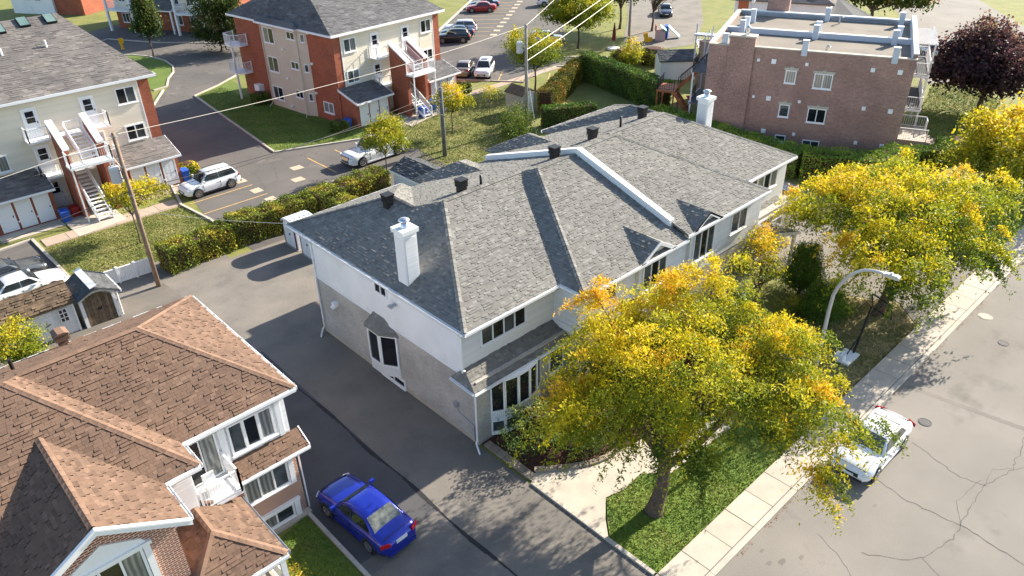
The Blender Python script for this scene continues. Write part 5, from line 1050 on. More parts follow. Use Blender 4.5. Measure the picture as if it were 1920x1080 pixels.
place('white car with black sunroof facing the camera by the grass edge', 57.0, 65.3, 219, 'paint_white', 'suv', sunroof=True, group='cars parked in the far lot')
place('silver grey wagon parked beside the bushy yellow green tree', 71.9, 70.0, -38, 'paint_silver', 'suv', group='cars parked in the far lot')
place('white car cut by the top edge at the far side of the lot', 90.2, 86.8, -38, 'paint_white', 'suv', group='cars parked in the far lot')
place('slate grey car parked on the far driveway near the play houses', 96.2, 69.5, 222, 'paint_slate')
place('dark car beyond the yellow tree at the right edge', 74.5, 13.6, 60, 'paint_black')
# ---------------------------------------------------------------- vegetation
leafmat('leaves', .42); leafmat('needles', .12, .8)
def leafmesh(name, c, col, size, parent=None, m='leaves', aspect=.5, droop=.0, upbias=.5, kind=None, rs=(.45, 1.5)):
    n = len(c); c = np.asarray(c); s = size*rng.uniform(rs[0], rs[1], n)
    d = rng.normal(size=(n, 3)); d[:, 2] -= droop; d /= np.linalg.norm(d, axis=1)[:, None]
    q = rng.normal(size=(n, 3)); q[:, 2] += upbias*2.2; u = np.cross(d, q); u /= (np.linalg.norm(u, axis=1)[:, None]+1e-9)
    a = d*s[:, None]*.5; b = u*(s*aspect)[:, None]*.5
    v = np.stack([c-a, c+b*1.0-a*.1, c+a, c-b-a*.1], 1).reshape(-1, 3).astype(np.float32)
    me = bpy.data.meshes.new(name); me.vertices.add(4*n); me.vertices.foreach_set('co', v.ravel())
    me.loops.add(4*n); me.loops.foreach_set('vertex_index', np.arange(4*n, dtype=np.int32)); me.polygons.add(n)
    me.polygons.foreach_set('loop_start', np.arange(0, 4*n, 4, dtype=np.int32)); me.polygons.foreach_set('loop_total', np.full(n, 4, dtype=np.int32))
    at = me.color_attributes.new('Col', 'FLOAT_COLOR', 'POINT'); cc = np.ones((4*n, 4), dtype=np.float32); cc[:, :3] = np.repeat(np.asarray(col, dtype=np.float32), 4, 0); at.data.foreach_set('color', cc.ravel())
    me.update(); me.validate(); me.materials.append(MATS[m]); o = bpy.data.objects.new(name, me); COL.objects.link(o)
    if parent: o.parent = parent
    if kind: o['kind'] = kind
    return o
def ramp_cols(t, stops):
    xs = [s[0] for s in stops]; return np.stack([np.interp(t, xs, [s[1][i] for s in stops]) for i in range(3)], 1)
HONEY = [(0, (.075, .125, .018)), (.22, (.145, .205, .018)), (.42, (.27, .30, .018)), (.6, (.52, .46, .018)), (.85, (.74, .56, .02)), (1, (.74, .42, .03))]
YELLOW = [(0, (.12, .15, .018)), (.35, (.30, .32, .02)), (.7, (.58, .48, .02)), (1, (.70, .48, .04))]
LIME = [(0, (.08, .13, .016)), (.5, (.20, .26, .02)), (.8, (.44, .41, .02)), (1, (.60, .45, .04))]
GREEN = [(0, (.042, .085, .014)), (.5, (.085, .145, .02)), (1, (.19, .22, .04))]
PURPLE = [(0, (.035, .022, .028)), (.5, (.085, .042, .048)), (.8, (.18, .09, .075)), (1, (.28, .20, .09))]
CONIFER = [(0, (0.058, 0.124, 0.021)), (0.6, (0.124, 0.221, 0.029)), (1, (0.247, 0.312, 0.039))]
def tree(name, label, base, ells, nclump, per, csz, lsz, stops, th=2., tr=.12, trunk_to=None, bias=.0, droop=.15, group=None, tilt=(0, 0, 1), cat='tree', upb=.5, shell=.55, flat=.55, nlimb=10, asp=.42, strands=0, skirt=0.):
    t = thing(name, label, cat, base, group=group); B0 = np.array(base); cs = []; tt = []
    vol = np.array([e[3]*e[4]*e[5] for e in ells])**.8; vol /= vol.sum()
    dirn = np.array(tilt, dtype=float); dirn /= np.linalg.norm(dirn)
    for e, f in zip(ells, vol):
        k = max(3, int(nclump*f)); d = rng.normal(size=(k, 3)); d /= np.linalg.norm(d, axis=1)[:, None]; r = shell+(1-shell)*rng.random(k)**.7
        lump = 1+.2*np.sin(d[:, 0]*5+e[0])*np.cos(d[:, 1]*4.3+e[1])+.10*np.sin(d[:, 2]*7+d[:, 0]*6)
        p = d*(r*lump)[:, None]*np.array(e[3:6]); low = d[:, 2] < -.35; p[low, 2] *= .55
        p[:, 2] -= skirt*np.clip((np.hypot(d[:, 0], d[:, 1])-.72)/.28, 0, 1)*rng.random(k)
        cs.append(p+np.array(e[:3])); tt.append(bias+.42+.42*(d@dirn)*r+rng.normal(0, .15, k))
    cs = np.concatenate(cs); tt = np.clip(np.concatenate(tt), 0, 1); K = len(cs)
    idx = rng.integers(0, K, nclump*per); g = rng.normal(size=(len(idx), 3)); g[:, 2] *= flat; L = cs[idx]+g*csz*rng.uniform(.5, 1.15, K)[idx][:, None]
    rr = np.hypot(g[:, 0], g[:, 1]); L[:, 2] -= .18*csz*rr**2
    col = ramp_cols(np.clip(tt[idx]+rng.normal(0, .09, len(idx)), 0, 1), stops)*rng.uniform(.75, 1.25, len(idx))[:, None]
    if strands:
        P = []; C2 = []; outer = np.argsort(-np.hypot(cs[:, 0]-ells[0][0], cs[:, 1]-ells[0][1]))[:int(K*.5)]
        for i in rng.choice(outer, strands):
            o = cs[i]-np.array(ells[0][:3]); o[2] = 0; o /= (np.linalg.norm(o)+1e-6); ln = rng.uniform(.7, 2.0); m_ = 50; q = rng.random(m_)
            P.append(cs[i]+o*ln*q[:, None]*.8+np.array([0, 0, -1])*(q**1.6)[:, None]*ln*.75+rng.normal(0, .085, (m_, 3))); C2.append(ramp_cols(np.clip(tt[i]+rng.normal(0, .08, m_), 0, 1), stops))
        L = np.concatenate([L]+P); col = np.concatenate([col]+C2)
    L[:, 2] = np.maximum(L[:, 2], .12)
    leafmesh('crown', L-B0, col, lsz, t, aspect=asp, droop=droop, upbias=upb)
    b = MB(); top = np.array(trunk_to) if trunk_to is not None else B0+np.array([0, 0, th]); mid = (B0+top)/2+np.array([tr*.5, -tr*.3, 0])
    b.tube([tuple(B0-np.array([0, 0, .1])), tuple(B0+np.array([0, 0, .12])), tuple(B0+(mid-B0)*.5), tuple(mid), tuple(top)], [tr*1.7, tr*1.25, tr*1.02, tr*.92, tr*.78], 10)
    for i in (rng.choice(max(3, int(K*.78)), min(nlimb, max(3, int(K*.78))), replace=False) if nlimb else []):
        e = cs[i]; m1 = top+(e-top)*.4+rng.normal(0, .12, 3)*np.linalg.norm(e-top)*.3+np.array([0, 0, .08])*np.linalg.norm(e-top); b.tube([tuple(top-(top-B0)*.08*rng.random()), tuple(m1), tuple(e)], [tr*.55, tr*.30, tr*.08], 6, cap=False)
    b.build('trunk', 'bark', t, smooth=True)
    return t
# big honey locust on the front lawn
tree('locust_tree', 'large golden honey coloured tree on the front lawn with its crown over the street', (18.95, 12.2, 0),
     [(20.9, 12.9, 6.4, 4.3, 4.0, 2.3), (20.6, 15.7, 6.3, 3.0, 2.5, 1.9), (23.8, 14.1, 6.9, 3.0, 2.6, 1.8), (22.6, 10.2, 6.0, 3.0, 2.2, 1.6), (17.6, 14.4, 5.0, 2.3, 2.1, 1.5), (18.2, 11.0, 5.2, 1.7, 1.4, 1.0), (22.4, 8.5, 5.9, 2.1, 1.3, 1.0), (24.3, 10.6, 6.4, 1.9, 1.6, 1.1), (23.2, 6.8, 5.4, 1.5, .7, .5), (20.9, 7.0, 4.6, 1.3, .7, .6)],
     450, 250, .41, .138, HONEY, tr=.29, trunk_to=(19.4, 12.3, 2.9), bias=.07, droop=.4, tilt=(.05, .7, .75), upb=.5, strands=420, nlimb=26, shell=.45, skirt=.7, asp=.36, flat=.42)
big = bpy.data.objects['locust_tree']
lb = MB(); lb.tube([(19.3, 12.3, 2.0), (20.6, 11.6, 3.0), (22.0, 11.3, 3.8), (23.2, 11.0, 5.0)], [.17, .15, .12, .06], 8); lb.tube([(19.3, 12.3, 2.6), (18.9, 13.2, 3.8), (18.5, 14.2, 5.0)], [.18, .13, .05], 8); lb.tube([(19.4, 12.3, 2.7), (20.5, 13.0, 4.3), (21.8, 13.8, 5.6)], [.2, .15, .06], 8); lb.build('limb', 'bark', big, smooth=True)
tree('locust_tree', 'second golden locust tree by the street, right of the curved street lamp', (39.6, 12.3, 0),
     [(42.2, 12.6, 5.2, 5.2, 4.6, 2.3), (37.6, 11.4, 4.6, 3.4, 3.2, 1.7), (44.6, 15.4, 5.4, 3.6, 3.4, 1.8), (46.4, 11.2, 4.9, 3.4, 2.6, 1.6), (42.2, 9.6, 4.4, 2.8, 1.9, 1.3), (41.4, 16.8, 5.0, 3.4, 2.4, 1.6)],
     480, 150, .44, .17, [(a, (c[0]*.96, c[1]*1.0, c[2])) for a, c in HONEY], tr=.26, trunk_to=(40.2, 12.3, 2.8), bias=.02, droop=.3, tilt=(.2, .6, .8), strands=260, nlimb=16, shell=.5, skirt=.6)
tree('maple_tree', 'round bright yellow tree at the right edge below the purple tree', (62.6, 13.6, 0), [(62.6, 13.0, 3.2, 4.4, 4.5, 2.9)], 300, 75, .5, .22, YELLOW, th=2., tr=.18, bias=.06, tilt=(.4, -.1, .9), asp=.7, flat=.9)
tree('maple_tree', 'dark purple leaved tree on the lawn at the upper right', (81.3, 21.4, 0), [(80.0, 21.5, 4.3, 4.2, 4.3, 3.0), (80.8, 22.1, 6.0, 3.0, 3.0, 2.1)], 330, 70, .55, .28, PURPLE, th=4, tr=.22, bias=.0, tilt=(.6, 0, .8), asp=.8, flat=.9)
tree('young_tree', 'small yellow green tree in front of the white pickup', (31.9, 49.0, 0), [(32.3, 49.4, 2.9, 1.7, 1.5, 1.3), (33.2, 50.4, 3.6, 1.3, 1.2, .9)], 110, 70, .34, .18, LIME, th=1.8, tr=.05, bias=.12, droop=.3, nlimb=14, flat=.7)
tree('young_tree', 'small airy yellow tree on the lawn left of the concrete pole', (42.0, 52.9, 0), [(42.3, 53.2, 3.2, 1.7, 1.6, 1.2)], 80, 65, .34, .18, YELLOW, th=1.9, tr=.05, bias=.02, droop=.3, nlimb=12)
tree('young_tree', 'very thin sapling with yellow leaves by the pink walk', (46.9, 53.2, 0), [(47.1, 53.3, 2.6, .8, .8, .7)], 18, 40, .25, .14, YELLOW, th=1.7, tr=.03, bias=.05, nlimb=6)
tree('young_tree', 'small yellow tree on the lawn beside the stair tower of the left apartments', (13.1, 51.6, 0), [(13.6, 52.6, 3.3, 1.6, 1.5, 1.0), (15.0, 53.2, 3.0, 1.1, 1.1, .8)], 80, 65, .32, .17, YELLOW, th=2.2, tr=.05, bias=.0, droop=.3, nlimb=14)
tree('shade_tree', 'yellow green tree beside the utility pole with the transformer by the lot', (56.6, 56.8, 0), [(57.6, 57.4, 3.8, 2.7, 2.6, 2.1), (56.0, 58.4, 4.8, 1.7, 1.7, 1.5)], 170, 75, .42, .2, LIME, th=2.2, tr=.1, bias=.06, nlimb=14)
tree('shade_tree', 'bushy yellow green tree beside the silver wagon', (73.0, 65.6, 0), [(73.4, 66.2, 4.6, 3.7, 3.7, 3.1), (74.8, 67.2, 6.8, 2.6, 2.6, 2.0)], 340, 80, .5, .24, LIME, th=2.4, tr=.13, bias=.08, nlimb=14, asp=.6)
tree('shade_tree', 'tall green tree behind the far utility pole', (84.8, 68.6, 0), [(85.5, 69.4, 5.6, 3.2, 3.2, 3.4)], 240, 70, .5, .26, GREEN, th=2.6, tr=.16, bias=.1, asp=.6)
tree('shade_tree', 'sparse grey green tree right of the far utility pole', (86.6, 64.5, 0), [(87.8, 64.2, 6.2, 2.8, 2.8, 3.4)], 200, 60, .5, .22, [(0, (.06, .07, .03)), (.6, (.15, .14, .07)), (1, (.34, .30, .05))], th=2.6, tr=.14, bias=.05, nlimb=20)
tree('columnar_tree', 'slim upright green tree on the island at the lane bend', (34.0, 102.6, 0), [(34.3, 102.8, 4.2, 1.5, 1.5, 2.6), (34.3, 102.8, 6.8, 1.1, 1.1, 1.9)], 130, 60, .42, .24, [(0, (.03, .06, .012)), (.5, (.07, .11, .018)), (1, (.23, .23, .07))], th=1.6, tr=.09, bias=.0, asp=.7, flat=.9)
tree('flowering_tree', 'large shrub like tree with pale blossoms by the apartment corner', (41.2, 98.5, 0), [(41.2, 99.0, 3.0, 3.0, 3.0, 3.0), (41.6, 98.2, 6.3, 2.8, 2.8, 3.0), (43.6, 95.6, 3.2, 2.3, 2.3, 2.8)], 300, 70, .45, .24, [(0, (.03, .055, .012)), (.7, (.07, .10, .02)), (.9, (.30, .30, .12)), (1, (.55, .50, .36))], th=1., tr=.12, bias=-.02, asp=.7, flat=.9)
tree('shade_tree', 'rusty orange and green tree at the top right behind the white house', (107, 44.0, 0), [(108.2, 43.4, 5.2, 4.4, 6.6, 3.4)], 220, 60, .7, .4, [(0, (.03, .045, .01)), (.5, (.09, .12, .02)), (.75, (.24, .15, .03)), (1, (.32, .11, .03))], th=2.4, tr=.25, bias=.06, asp=.7)
tree('young_tree', 'golden leaved small tree in front of the porch roof', (34.0, 16.9, 0), [(34.3, 17.2, 3.6, 1.6, 1.4, 1.3), (35.6, 17.8, 4.2, 1.1, 1.0, .9)], 70, 70, .36, .15, [(a, c) for a, c in HONEY], th=2.0, tr=.09, bias=.12, droop=.3, nlimb=12)
tree('fruit_tree', 'yellow green shrub tree at the left edge in front of the white shed', (3.4, 41.2, 0), [(3.2, 41.1, 1.7, 1.25, 1.2, 1.3)], 80, 70, .3, .13, LIME, th=.8, tr=.06, bias=.16, asp=.6, flat=.9)
tree('weeping_shrub', 'green weeping shrub by the corner of the long house', (18.3, 18.0, 0), [(18.3, 18.2, 1.1, 1.5, 1.3, .9), (19.8, 16.8, .9, 1.0, .9, .7), (20.9, 18.0, 1.1, 1.0, .9, .8)], 130, 85, .28, .13, [(0, (.06, .11, .025)), (.5, (.13, .20, .045)), (1, (.36, .40, .10))], th=.7, tr=.05, bias=.05, droop=.7, cat='shrub', asp=.35)
for (x, y, h, lab) in ((38.6, 16.6, 3.3, 'dark rounded conifer behind the golden crown, nearest the porch'), (37.0, 14.4, 2.2, 'lower dark conifer between the street lamp and the porch')):
    tree('conifer', lab, (x, y, 0), [(x, y, h*.42, 1.15, 1.1, h*.42), (x, y, h*.75, .75, .7, h*.28)], 300, 80, .24, .11, CONIFER, th=h*.6, tr=.08, bias=-.02, nlimb=0, asp=.4, flat=1)
tree('young_tree', 'small yellow leaved tree between the two clipped round hedges', (69.9, 54.4, 0), [(70.0, 54.5, 1.9, 1.0, 1.0, 1.6)], 50, 50, .34, .2, YELLOW, th=.8, tr=.05, bias=.0)
tree('shrub', 'loose green shrub mass around the foot of the wooden pole', (46.4, 48.6, 0), [(45.6, 48.2, .9, 1.7, 1.5, 1.1), (47.4, 49.8, 1.0, 1.4, 1.4, 1.2), (44.6, 47.4, .7, 1.0, 1.0, .8)], 120, 60, .34, .15, GREEN, th=.5, tr=.05, bias=.05, cat='shrub', flat=.9, asp=.5)
tree('shrub', 'low yellow flowering shrub at the corner of the brown roofed house', (6.5, 20.4, 0), [(6.55, 20.9, .5, .35, .8, .45), (6.5, 19.2, .5, .4, .8, .5)], 40, 60, .2, .09, [(0, (.09, .12, .02)), (.5, (.25, .22, .02)), (1, (.55, .40, .03))], th=.3, tr=.03, bias=.1, cat='shrub', flat=.9)
tree('shrub', 'bright green bush at the bottom edge beside the blue car', (9.0, 15.4, 0), [(8.4, 16.2, .35, .6, .9, .4)], 40, 60, .2, .09, [(0, (.05, .10, .015)), (1, (.16, .24, .03))], th=.3, tr=.03, bias=.1, cat='shrub', flat=.9)
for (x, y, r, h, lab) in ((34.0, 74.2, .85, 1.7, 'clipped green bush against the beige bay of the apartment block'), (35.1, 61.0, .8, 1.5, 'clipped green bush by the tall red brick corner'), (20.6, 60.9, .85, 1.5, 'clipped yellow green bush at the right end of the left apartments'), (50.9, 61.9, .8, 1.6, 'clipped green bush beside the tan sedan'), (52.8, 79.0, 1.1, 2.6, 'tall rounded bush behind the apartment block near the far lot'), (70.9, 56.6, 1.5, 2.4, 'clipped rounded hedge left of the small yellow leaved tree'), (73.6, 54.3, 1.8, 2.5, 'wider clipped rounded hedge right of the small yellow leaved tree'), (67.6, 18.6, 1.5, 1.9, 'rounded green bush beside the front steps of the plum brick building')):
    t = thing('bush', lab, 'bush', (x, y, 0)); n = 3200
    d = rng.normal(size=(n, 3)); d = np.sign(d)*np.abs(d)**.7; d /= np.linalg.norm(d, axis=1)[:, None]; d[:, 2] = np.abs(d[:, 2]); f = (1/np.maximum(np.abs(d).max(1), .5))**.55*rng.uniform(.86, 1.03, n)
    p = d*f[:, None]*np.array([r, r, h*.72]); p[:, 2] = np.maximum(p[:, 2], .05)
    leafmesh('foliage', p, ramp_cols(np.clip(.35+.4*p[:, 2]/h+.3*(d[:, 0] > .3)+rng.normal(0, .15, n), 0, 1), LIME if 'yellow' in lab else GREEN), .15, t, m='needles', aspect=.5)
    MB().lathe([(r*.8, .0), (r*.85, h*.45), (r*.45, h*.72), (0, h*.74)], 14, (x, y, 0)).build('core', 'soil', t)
def hedge(label, pts, wd, h, stops=CONIFER, dens=330, lsz=.13, bias=.35, wob=.08, group=None):
    t = thing('hedge', label, 'hedge', (*pts[0], 0), group=group); P = []; Tn = []; core = MB(); B0 = np.array([*pts[0], 0])
    for i in range(len(pts)-1):
        a, c = np.array(pts[i]), np.array(pts[i+1]); L = np.linalg.norm(c-a); u = (c-a)/L; nrm = np.array([-u[1], u[0]])
        faces = (('t', L*wd), ('l', L*h), ('r', L*h), ('e', wd*h*.9), ('s', wd*h*.9))
        for f, ar in faces:
            n = int(ar*dens); s = rng.random(n); v = rng.random(n); jit = rng.uniform(-.13, .05, n)
            if f == 't': al, ac, z = s*L, (v-.5)*wd, h+jit
            elif f in 'lr': al, ac, z = s*L, (1 if f == 'l' else -1)*(wd/2+jit), v*h
            else: al, ac, z = (L+jit) if f == 'e' else -jit, (s-.5)*wd, v*h
            wv = wob*(np.sin(al*1.9+i)+np.sin(al*4.3+1.3)+np.sin(ac*5+z*4)); ac = ac*(1+wv*.6/wd); z = z*(1+wv*.5/h); ac *= np.where(z > h-.25, 1-.25*(z-h+.25), 1)
            q = np.stack([a[0]+u[0]*al+nrm[0]*ac, a[1]+u[1]*al+nrm[1]*ac, np.maximum(z, .04)], 1); P.append(q)
            Tn.append(bias+.22*np.sin(al*.9+ac*2+2*i)+.18*np.sin(al*2.7+z*3)+rng.normal(0, .16, n))
        q0, q1 = a, c; w_ = wd*.36; core.prism([tuple(q0+nrm*w_), tuple(q0-nrm*w_), tuple(q1-nrm*w_), tuple(q1+nrm*w_)], 0, h*.9-.002*i)
    P = np.concatenate(P); Tn = np.clip(np.concatenate(Tn), 0, 1); leafmesh('foliage', P-B0, ramp_cols(Tn, stops), lsz, t, m='needles', aspect=.45, upbias=.2); core.build('core', 'soil', t)
OLIVE = [(0, (0.098, 0.143, 0.018)), (0.5, (0.247, 0.28, 0.029)), (0.8, (0.429, 0.377, 0.036)), (1, (0.598, 0.377, 0.065))]
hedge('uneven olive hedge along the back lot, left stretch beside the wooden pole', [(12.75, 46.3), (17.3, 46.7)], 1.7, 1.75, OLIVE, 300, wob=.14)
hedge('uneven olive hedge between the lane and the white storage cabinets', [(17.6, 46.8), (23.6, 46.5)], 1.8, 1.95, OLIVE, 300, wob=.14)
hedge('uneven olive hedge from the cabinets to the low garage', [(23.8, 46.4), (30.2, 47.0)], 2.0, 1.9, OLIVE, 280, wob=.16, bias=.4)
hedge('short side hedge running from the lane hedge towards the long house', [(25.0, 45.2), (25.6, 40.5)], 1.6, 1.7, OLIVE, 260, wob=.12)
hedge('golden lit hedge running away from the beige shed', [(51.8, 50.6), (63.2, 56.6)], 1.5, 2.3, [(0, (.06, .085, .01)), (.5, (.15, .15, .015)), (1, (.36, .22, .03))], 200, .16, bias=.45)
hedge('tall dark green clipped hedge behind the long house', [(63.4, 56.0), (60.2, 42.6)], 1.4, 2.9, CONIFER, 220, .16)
hedge('short clipped hedge near the wooden pole and green bin', [(48.9, 48.1), (53.4, 45.6)], 1.3, 1.9, CONIFER, 240, .14)
hedge('long dark clipped hedge between the driveway and the plum brick wall', [(55.3, 40.5), (54.5, 30), (54.8, 25.5), (57.8, 20.6), (61.0, 20.2)], 2.4, 2.1, [(0, (.10, .19, .025)), (.6, (.20, .31, .04)), (1, (.34, .40, .05))], 200, .15, bias=.5)
hedge('clipped hedge at the street corner of the plum brick building', [(61.4, 20.4), (64.6, 18.3), (66.8, 19.4)], 1.3, 1.7, CONIFER, 220, .15, bias=.45)
tree('shrub', 'dark leaved low shrubs in the mulch bed under the golden crown', (21.0, 16.6, 0), [(20.9, 16.4, .5, 1.3, .9, .5), (23.2, 16.4, .6, 1.4, 1.0, .6), (25.6, 16.2, .6, 1.3, .9, .6)], 90, 60, .26, .13, [(0, (.02, .03, .02)), (.6, (.05, .07, .03)), (1, (.14, .14, .05))], th=.3, tr=.03, bias=.05, cat='shrub', flat=.9)
tree('shrub', 'green rounded shrubs against the front wall of the long house', (23.4, 18.4, 0), [(22.6, 18.6, .7, .9, .7, .8), (24.6, 18.6, .7, 1.0, .7, .8), (27.6, 18.0, .8, 1.1, .8, .9), (30.6, 17.8, .8, 1.1, .8, .9)], 110, 60, .26, .13, GREEN, th=.4, tr=.04, bias=.05, cat='shrub', flat=.9)
tree('shrub', 'scattered leafy weeds and low shrubs at the edge of the dry strip by the walk', (36.5, 15.4, 0), [(36.3, 15.6, .5, 1.0, .8, .5), (38.0, 14.0, .5, .9, .8, .5), (33.5, 14.8, .6, 1.2, .9, .6)], 70, 55, .26, .14, LIME, th=.3, tr=.03, bias=.0, cat='shrub', flat=.9)
# grass tufts on the lawns
def tufts(name, label, poly, n, sz, stops, z=.02, bias=.5):
    P = np.array(poly); lo, hi = P.min(0), P.max(0); q = rng.uniform(lo, hi, (n*3, 2)); ins = np.zeros(len(q), bool); j = len(P)-1
    for i in range(len(P)):
        yi, yj = P[i][1], P[j][1]; c = ((yi > q[:, 1]) != (yj > q[:, 1])) & (q[:, 0] < (P[j][0]-P[i][0])*(q[:, 1]-yi)/(yj-yi+1e-12)+P[i][0]); ins ^= c; j = i
    q = q[ins][:n]; m_ = len(q); c = np.column_stack([q, np.full(m_, z)+rng.uniform(0, sz*.35, m_)]); pt = bias+.3*np.sin(q[:, 0]*1.7+q[:, 1]*.8)*np.sin(q[:, 1]*1.3)+rng.normal(0, .2, m_)
    o = leafmesh(name, c, ramp_cols(np.clip(pt, 0, 1), stops), sz, m='needles', aspect=.22, droop=0, upbias=-.2, kind='stuff'); tag(o, label, 'grass')
GR = [(0, (.055, .11, .014)), (.5, (.125, .20, .024)), (.8, (.21, .245, .04)), (1, (.36, .31, .12))]
DRY = [(0, (.08, .11, .02)), (.4, (.17, .185, .04)), (.75, (.32, .28, .11)), (1, (.50, .40, .22))]
tufts('grass', 'blades of bright grass on the front lawn under the big tree', [(16.6, 10.25), (27.4, 10.25), (27.4, 12.9), (21.2, 12.95), (20.3, 13.85), (18.1, 14), (16.6, 12.5)], 16000, .11, GR, .03)
tufts('grass', 'blades of shaded grass on the lawn strip by the blue car', [(6.3, 10.3), (8.6, 10.3), (8.6, 22), (6.3, 21.4)], 9000, .11, GR, .02, .4)
tufts('grass', 'dry straw grass beneath the second locust tree', [(30.5, 10.3), (39.8, 10.3), (41.5, 12), (40, 14.6), (38.4, 16.3), (30.2, 16)], 14000, .16, DRY, .03, .6)
tufts('grass', 'rough lawn in front of the left apartments', [(8.2, 48.4), (17.8, 47.7), (17.9, 51), (17.6, 55.4), (8.1, 55.5)], 16000, .14, DRY, 0, .42)
tufts('grass', 'rough lawn around the concrete pole behind the low garage', [(33, 45), (37.5, 52), (36.2, 57.2), (48, 60.2), (55, 58), (51, 54.5), (46, 50), (40, 42)], 26000, .15, DRY, 0, .38)
tufts('grass', 'shaded lawn beside the tall brick apartment side', [(28.3, 60.5), (35.2, 58.1), (36, 62.3), (33.8, 75), (33.8, 83), (30.5, 81.5)], 14000, .15, GR, .02, .45)
tufts('grass', 'lawn around the purple tree at the upper right', [(62, 19), (86, 20.5), (88, 28), (74, 24.5)], 12000, .2, GR, 0, .6)
# ---------------------------------------------------------------- poles, wires, street lamp
def pole(label, x, y, h, r, m, arm=None, bare=False):
    p = thing('utility_pole', label, 'utility pole', (x, y, 0)); MB().tube([(x, y, -.1), (x, y, h*.5), (x, y, h)], [r, r*.88, r*.72], 12).build('post', m, p, smooth=True)
    if arm:
        dx, z = arm; b = MB(); b.lathe([(0, z), (.3, z), (.3, z+.85), (.27, z+.95), (0, z+.98)], 18, (x+dx[0], y+dx[1], 0)); t = b.build('transformer', 'lamp_grey', p, smooth=False)
        q = MB(); [q.bar((x, y, z+k), (x+dx[0], y+dx[1], z+k), .06, .08) for k in (.2, .7)]; [q.lathe([(.05, z+.98), (.03, z+1.2), (0, z+1.22)], 8, (x+dx[0]+s, y+dx[1], 0)) for s in (-.12, .12)]; q.build('bracket', 'galv', t)
    [MB().lathe([(r*1.15, z), (r*1.15, z+.06)], 12, (x, y, 0)).build('pole_band', 'galv', p) for z in (h*.62, h*.8, h-.2)]; MB().bar((x-.25, y, h-.12), (x+.25, y, h-.12), .05).build('crossbar', 'galv', p)
    return p
pole('brown wooden utility pole with grey transformer at the left, by the white fence', 11.65, 44.8, 9.9, .15, 'wood_pole', ((-.42, .33), 7.0)); pole('grey concrete pole on the lawn behind the low garage', 37.96, 49.05, 5.9, .19, 'grey_pole')
pole('tall pale wooden pole with transformer behind the roof of the long house', 48.1, 49.4, 9.2, .17, 'pale_pole', ((-.5, .3), 6.8)); pole('far wooden pole with transformer at the top centre', 78.3, 61.8, 9.8, .17, 'pale_pole', ((.5, .2), 8.0))
def wire(label, a, c, sag, r, m):
    a, c = V(a), V(c); n = 18; pts = [a+(c-a)*i/n-Z3*sag*4*(i/n)*(1-i/n) for i in range(n+1)]; o = MB().tube(pts, r, 5).build('wire', m); tag(o, label, 'wire')
wire('pale overhead wire from the left pole top across to the pole by the beige shed', (11.65, 44.8, 9.8), (48.1, 49.4, 9.1), .5, .017, 'wire_white'); wire('pale overhead wire from the tall pale pole up to the top edge', (48.1, 49.4, 9.1), (92, 77, 9.6), .3, .018, 'wire_white')
wire('upper white cable between the tall pale pole and the far pole', (48.1, 49.4, 7.0), (78.3, 61.8, 8.3), .2, .032, 'wire_white'); wire('lower white cable between the tall pale pole and the far pole', (48.1, 49.4, 6.0), (78.3, 61.8, 7.2), .2, .032, 'wire_white')
wire('pale wire from the left edge to the left wooden pole', (-20, 40, 9.6), (11.65, 44.8, 9.6), .5, .014, 'wire_white'); wire('thick dark cable from the left edge to the left wooden pole', (-20, 40.5, 6.3), (11.65, 44.8, 6.4), .5, .022, 'wire_dark'); wire('thick dark cable from the left wooden pole to the tall pale pole', (11.65, 44.8, 6.4), (48.1, 49.4, 5.6), .6, .024, 'wire_dark')
wire('thin dark service wire running low over the lane', (11.65, 44.8, 5.9), (37.96, 49.05, 5.6), .4, .016, 'wire_dark'); wire('guy wire from the tall pale pole down beside the shrubs', (48.1, 49.4, 5.5), (47.2, 47.2, 0), 0, .025, 'wire_white')
wire('pale service wire from the left pole to the lower edge of the long house roof', (11.65, 44.8, 5.2), (16.6, 35.2, 5.9), .15, .012, 'wire_white')
L = thing('street_lamp', 'pale grey street lamp with curved arm beside the golden crown', 'street lamp', (30.5, 11.57, 0))
pts = [(30.5, y, z) for y, z in ((11.57, 0), (11.57, 2.4), (11.57, 4.7), (11.53, 5.6), (11.42, 6.05), (11.26, 6.42), (11.06, 6.78), (10.82, 7.07), (10.5, 7.32), (10.2, 7.43), (9.9, 7.48), (9.62, 7.49))]
rs = [.11, .10, .088]+[.08-.0025*i for i in range(9)]
MB().tube(pts, rs, 12).build('post', 'lamp_grey', L, smooth=True); e = V(pts[-1]); d = (V(pts[-1])-V(pts[-2])).normalized()
b = MB(); b.bar(e-d*.05, e+d*.62, .24, .13); b.bar(e+d*.05, e+d*.56, .19, .18, t=.4); b.lathe([(.05, .08), (.05, .16), (0, .17)], 8, tuple(e+d*.25)); b.build('lamp_head', 'lamp_grey', L)
MB().lathe([(.19, 0), (.19, .22), (.12, .3)], 12, (30.5, 11.57, 0)).build('base', 'lamp_grey', L)
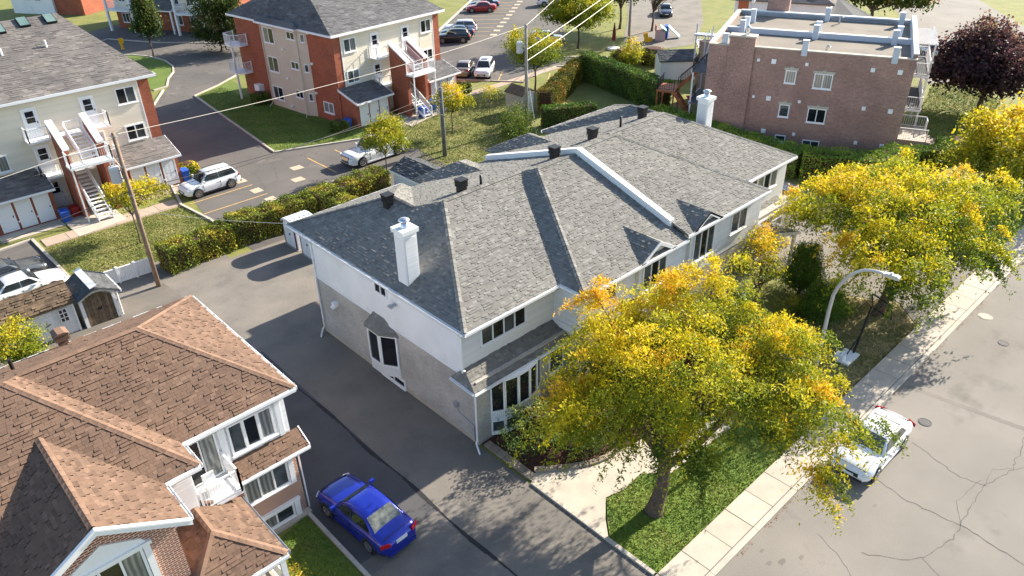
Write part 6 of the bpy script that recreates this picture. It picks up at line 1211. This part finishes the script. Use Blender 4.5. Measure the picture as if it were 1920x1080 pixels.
# portable basketball hoop lying towards the street
K = thing('basketball_hoop', 'black portable basketball hoop with white base on the dry grass', 'basketball hoop', (34.6, 11.6, 0))
b = MB(); b.box((33.7, 11.2, .02), (35.0, 12.0, .16)); b.build('base', 'white_trim', K); b = MB(); b.box((33.6, 11.5, .16), (34.0, 11.95, .55)); b.build('ballast', 'white_door', K)
MB().bar((34.9, 11.5, .1), (35.35, 11.35, 2.9), .1).build('post', 'black_plastic', K); MB().bar((34.0, 11.6, .16), (35.0, 11.5, 1.0), .05).build('strut', 'black_plastic', K)
b = MB(); [b.bar((35.35, 11.35, z), (36.1, 11.1, z+.25), .05) for z in (2.4, 2.8)]; b.build('arm', 'black_plastic', K)
b = MB(); c0, u, v = V((36.1, 11.1, 2.55)), V((.35, .85, 0)).normalized(), V((-.25, .1, .96)).normalized()
for (a, c) in ((( -.65, -.35), (.65, -.35)), ((.65, -.35), (.65, .55)), ((.65, .55), (-.65, .55)), ((-.65, .55), (-.65, -.35))): b.bar(c0+u*a[0]+v*a[1], c0+u*c[0]+v*c[1], .045)
b.build('backboard_frame', 'black_plastic', K); b = MB(); q = [V((36.4+.22*math.cos(i*.524), 11.0+.22*math.sin(i*.524), 2.35)) for i in range(13)]; b.tube(q, .014, 6); b.build('hoop', 'red_plastic', K)
# bins
def bin_(label, x, y, rz, m, h=1.05, group=None):
    o = thing('wheeled_bin', label, 'bin', (x, y, 0), rz, group, local=True)
    MB().hexa([(-.24, -.26, .06), (.24, -.26, .06), (.24, .26, .06), (-.24, .26, .06), (-.29, -.34, h-.1), (.29, -.34, h-.1), (.29, .34, h-.1), (-.29, .34, h-.1)]).build('body', m, o)
    MB().hexa([(-.31, -.38, h-.1), (.31, -.38, h-.1), (.31, .36, h-.08), (-.31, .36, h-.08), (-.27, -.33, h-.03), (.27, -.33, h-.03), (.27, .32, h), (-.27, .32, h)]).build('lid', m, o); MB().bar((-.25, .41, h-.12), (.25, .41, h-.12), .04).build('handle', m, o)
    for s in (-.24, .24): MB().lathe([(0, -.03), (.1, -.03), (.1, .03), (0, .03)], 12, (s, .27, .1), 'x').build('wheel', 'tyre', o)
g = 'wheeled recycling bins'
bin_('blue bin with flared lid standing alone on the far concrete patio', 43.0, 58.6, .2, 'blue_plastic', group=g); bin_('blue bin farther right on the patio behind the airy yellow tree', 45.0, 59.6, .5, 'blue_plastic', group=g); bin_('blue bin between the clipped bush and the brick shed corner', 35.9, 60.9, .1, 'blue_plastic', group=g)
bin_('blue bin behind the white crossover by the shed wall', 19.9, 59.9, 0, 'blue_plastic', group=g); bin_('narrow blue bin beside the white doors on the left patio', 10.55, 58.9, 0, 'blue_plastic', .95, group=g); bin_('red bin in the shade of the left stair tower', 11.35, 59.4, 0, 'red_plastic', .8, group=g)
bin_('green bin behind the ridge of the long house', 41.75, 44.9, .3, 'green_plastic', 1.15, group=g); bin_('brown bin next to the green bin', 42.5, 44.6, .3, 'maroon', 1.05, group=g)
# folded patio umbrella, play houses
U = thing('folded_umbrella', 'folded maroon patio umbrella on a white base in the far garden', 'umbrella', (75.5, 61.9, 0)); MB().lathe([(0, 0), (.75, 0), (.75, .22), (.3, .3), (0, .3)], 16, (75.5, 61.9, 0)).build('base', 'white_trim', U); MB().tube([(75.5, 61.9, .3), (75.5, 61.9, 3.3)], .035, 8).build('pole', 'galv', U); MB().lathe([(.12, 1.0), (.26, 1.15), (.2, 2.2), (.05, 3.2)], 12, (75.5, 61.9, 0)).build('canopy', 'maroon', U)
Y = thing('play_house', 'small play house with orange top and pale pink front in the far garden', 'playhouse', (83.2, 60.6, 0), rad(40), local=True); MB().box((-.7, -.6, 0), (.7, .6, 1.25)).build('wall', 'pink_panel', Y); MB().extr([(-.85, -.75, 1.25), (.85, -.75, 1.25), (.85, 0, 1.75), (-.85, 0, 1.75)], (0, 0, .06)).build('roof', 'teal_plastic', Y); MB().box((-.7, .55, 1.2), (.7, .68, 1.95)).build('back_panel', 'orange_panel', Y); MB().box((-.25, -.64, .1), (.25, -.6, .9)).build('door', 'maroon', Y)
Y2 = thing('play_slide', 'turquoise and blue plastic slide beside the small play house', 'toy', (85.4, 60.2, 0), rad(30), local=True); MB().extr([(-.5, -.9, .1), (.5, -.9, .1), (.5, .6, 1.4), (-.5, .6, 1.4)], (0, 0, .1)).build('slide', 'teal_plastic', Y2); MB().box((-.55, .6, 0), (.55, 1.1, 1.5)).build('ladder', 'blue_plastic', Y2)
tag(MB().box((81.2, 60.9, 0), (82.0, 61.6, .5)).extr([(81.2, 61.6, .5), (82.0, 61.6, .5), (82, 61.7, 1.0), (81.2, 61.7, 1.0)], (0, .1, 0)).build('toy_chair', 'yellow_plastic'), 'yellow plastic toy chair left of the play house', 'toy')
HY = thing('fire_hydrant', 'small yellow hydrant marker on the lane by the island', 'hydrant', (32.6, 109.3, 0)); MB().lathe([(.22, 0), (.16, .1), (.15, .6), (.19, .65), (.12, .85), (0, .9)], 12, (32.6, 109.3, 0)).build('body', 'yellow_plastic', HY); MB().box((32.3, 109.15, .75), (32.9, 109.2, 1.4)).build('marker', 'yellow_plastic', HY)
for (x, y, lab) in ((37.6, 119.2, 'lime green garden chair under the left balcony across the lane'),):
    gc = thing('garden_chair', lab, 'chair', (x, y, 0), rad(-62), local=True); MB().box((-.35, -.35, .35), (.35, .35, .45)).build('seat', 'lime_plastic', gc); MB().box((-.35, .3, .45), (.35, .38, 1.0)).build('backrest', 'lime_plastic', gc)
    for s in (-.3, .3):
        for q in (-.3, .3): MB().bar((s, q, 0), (s, q, .35), .06).build('leg', 'lime_plastic', gc)
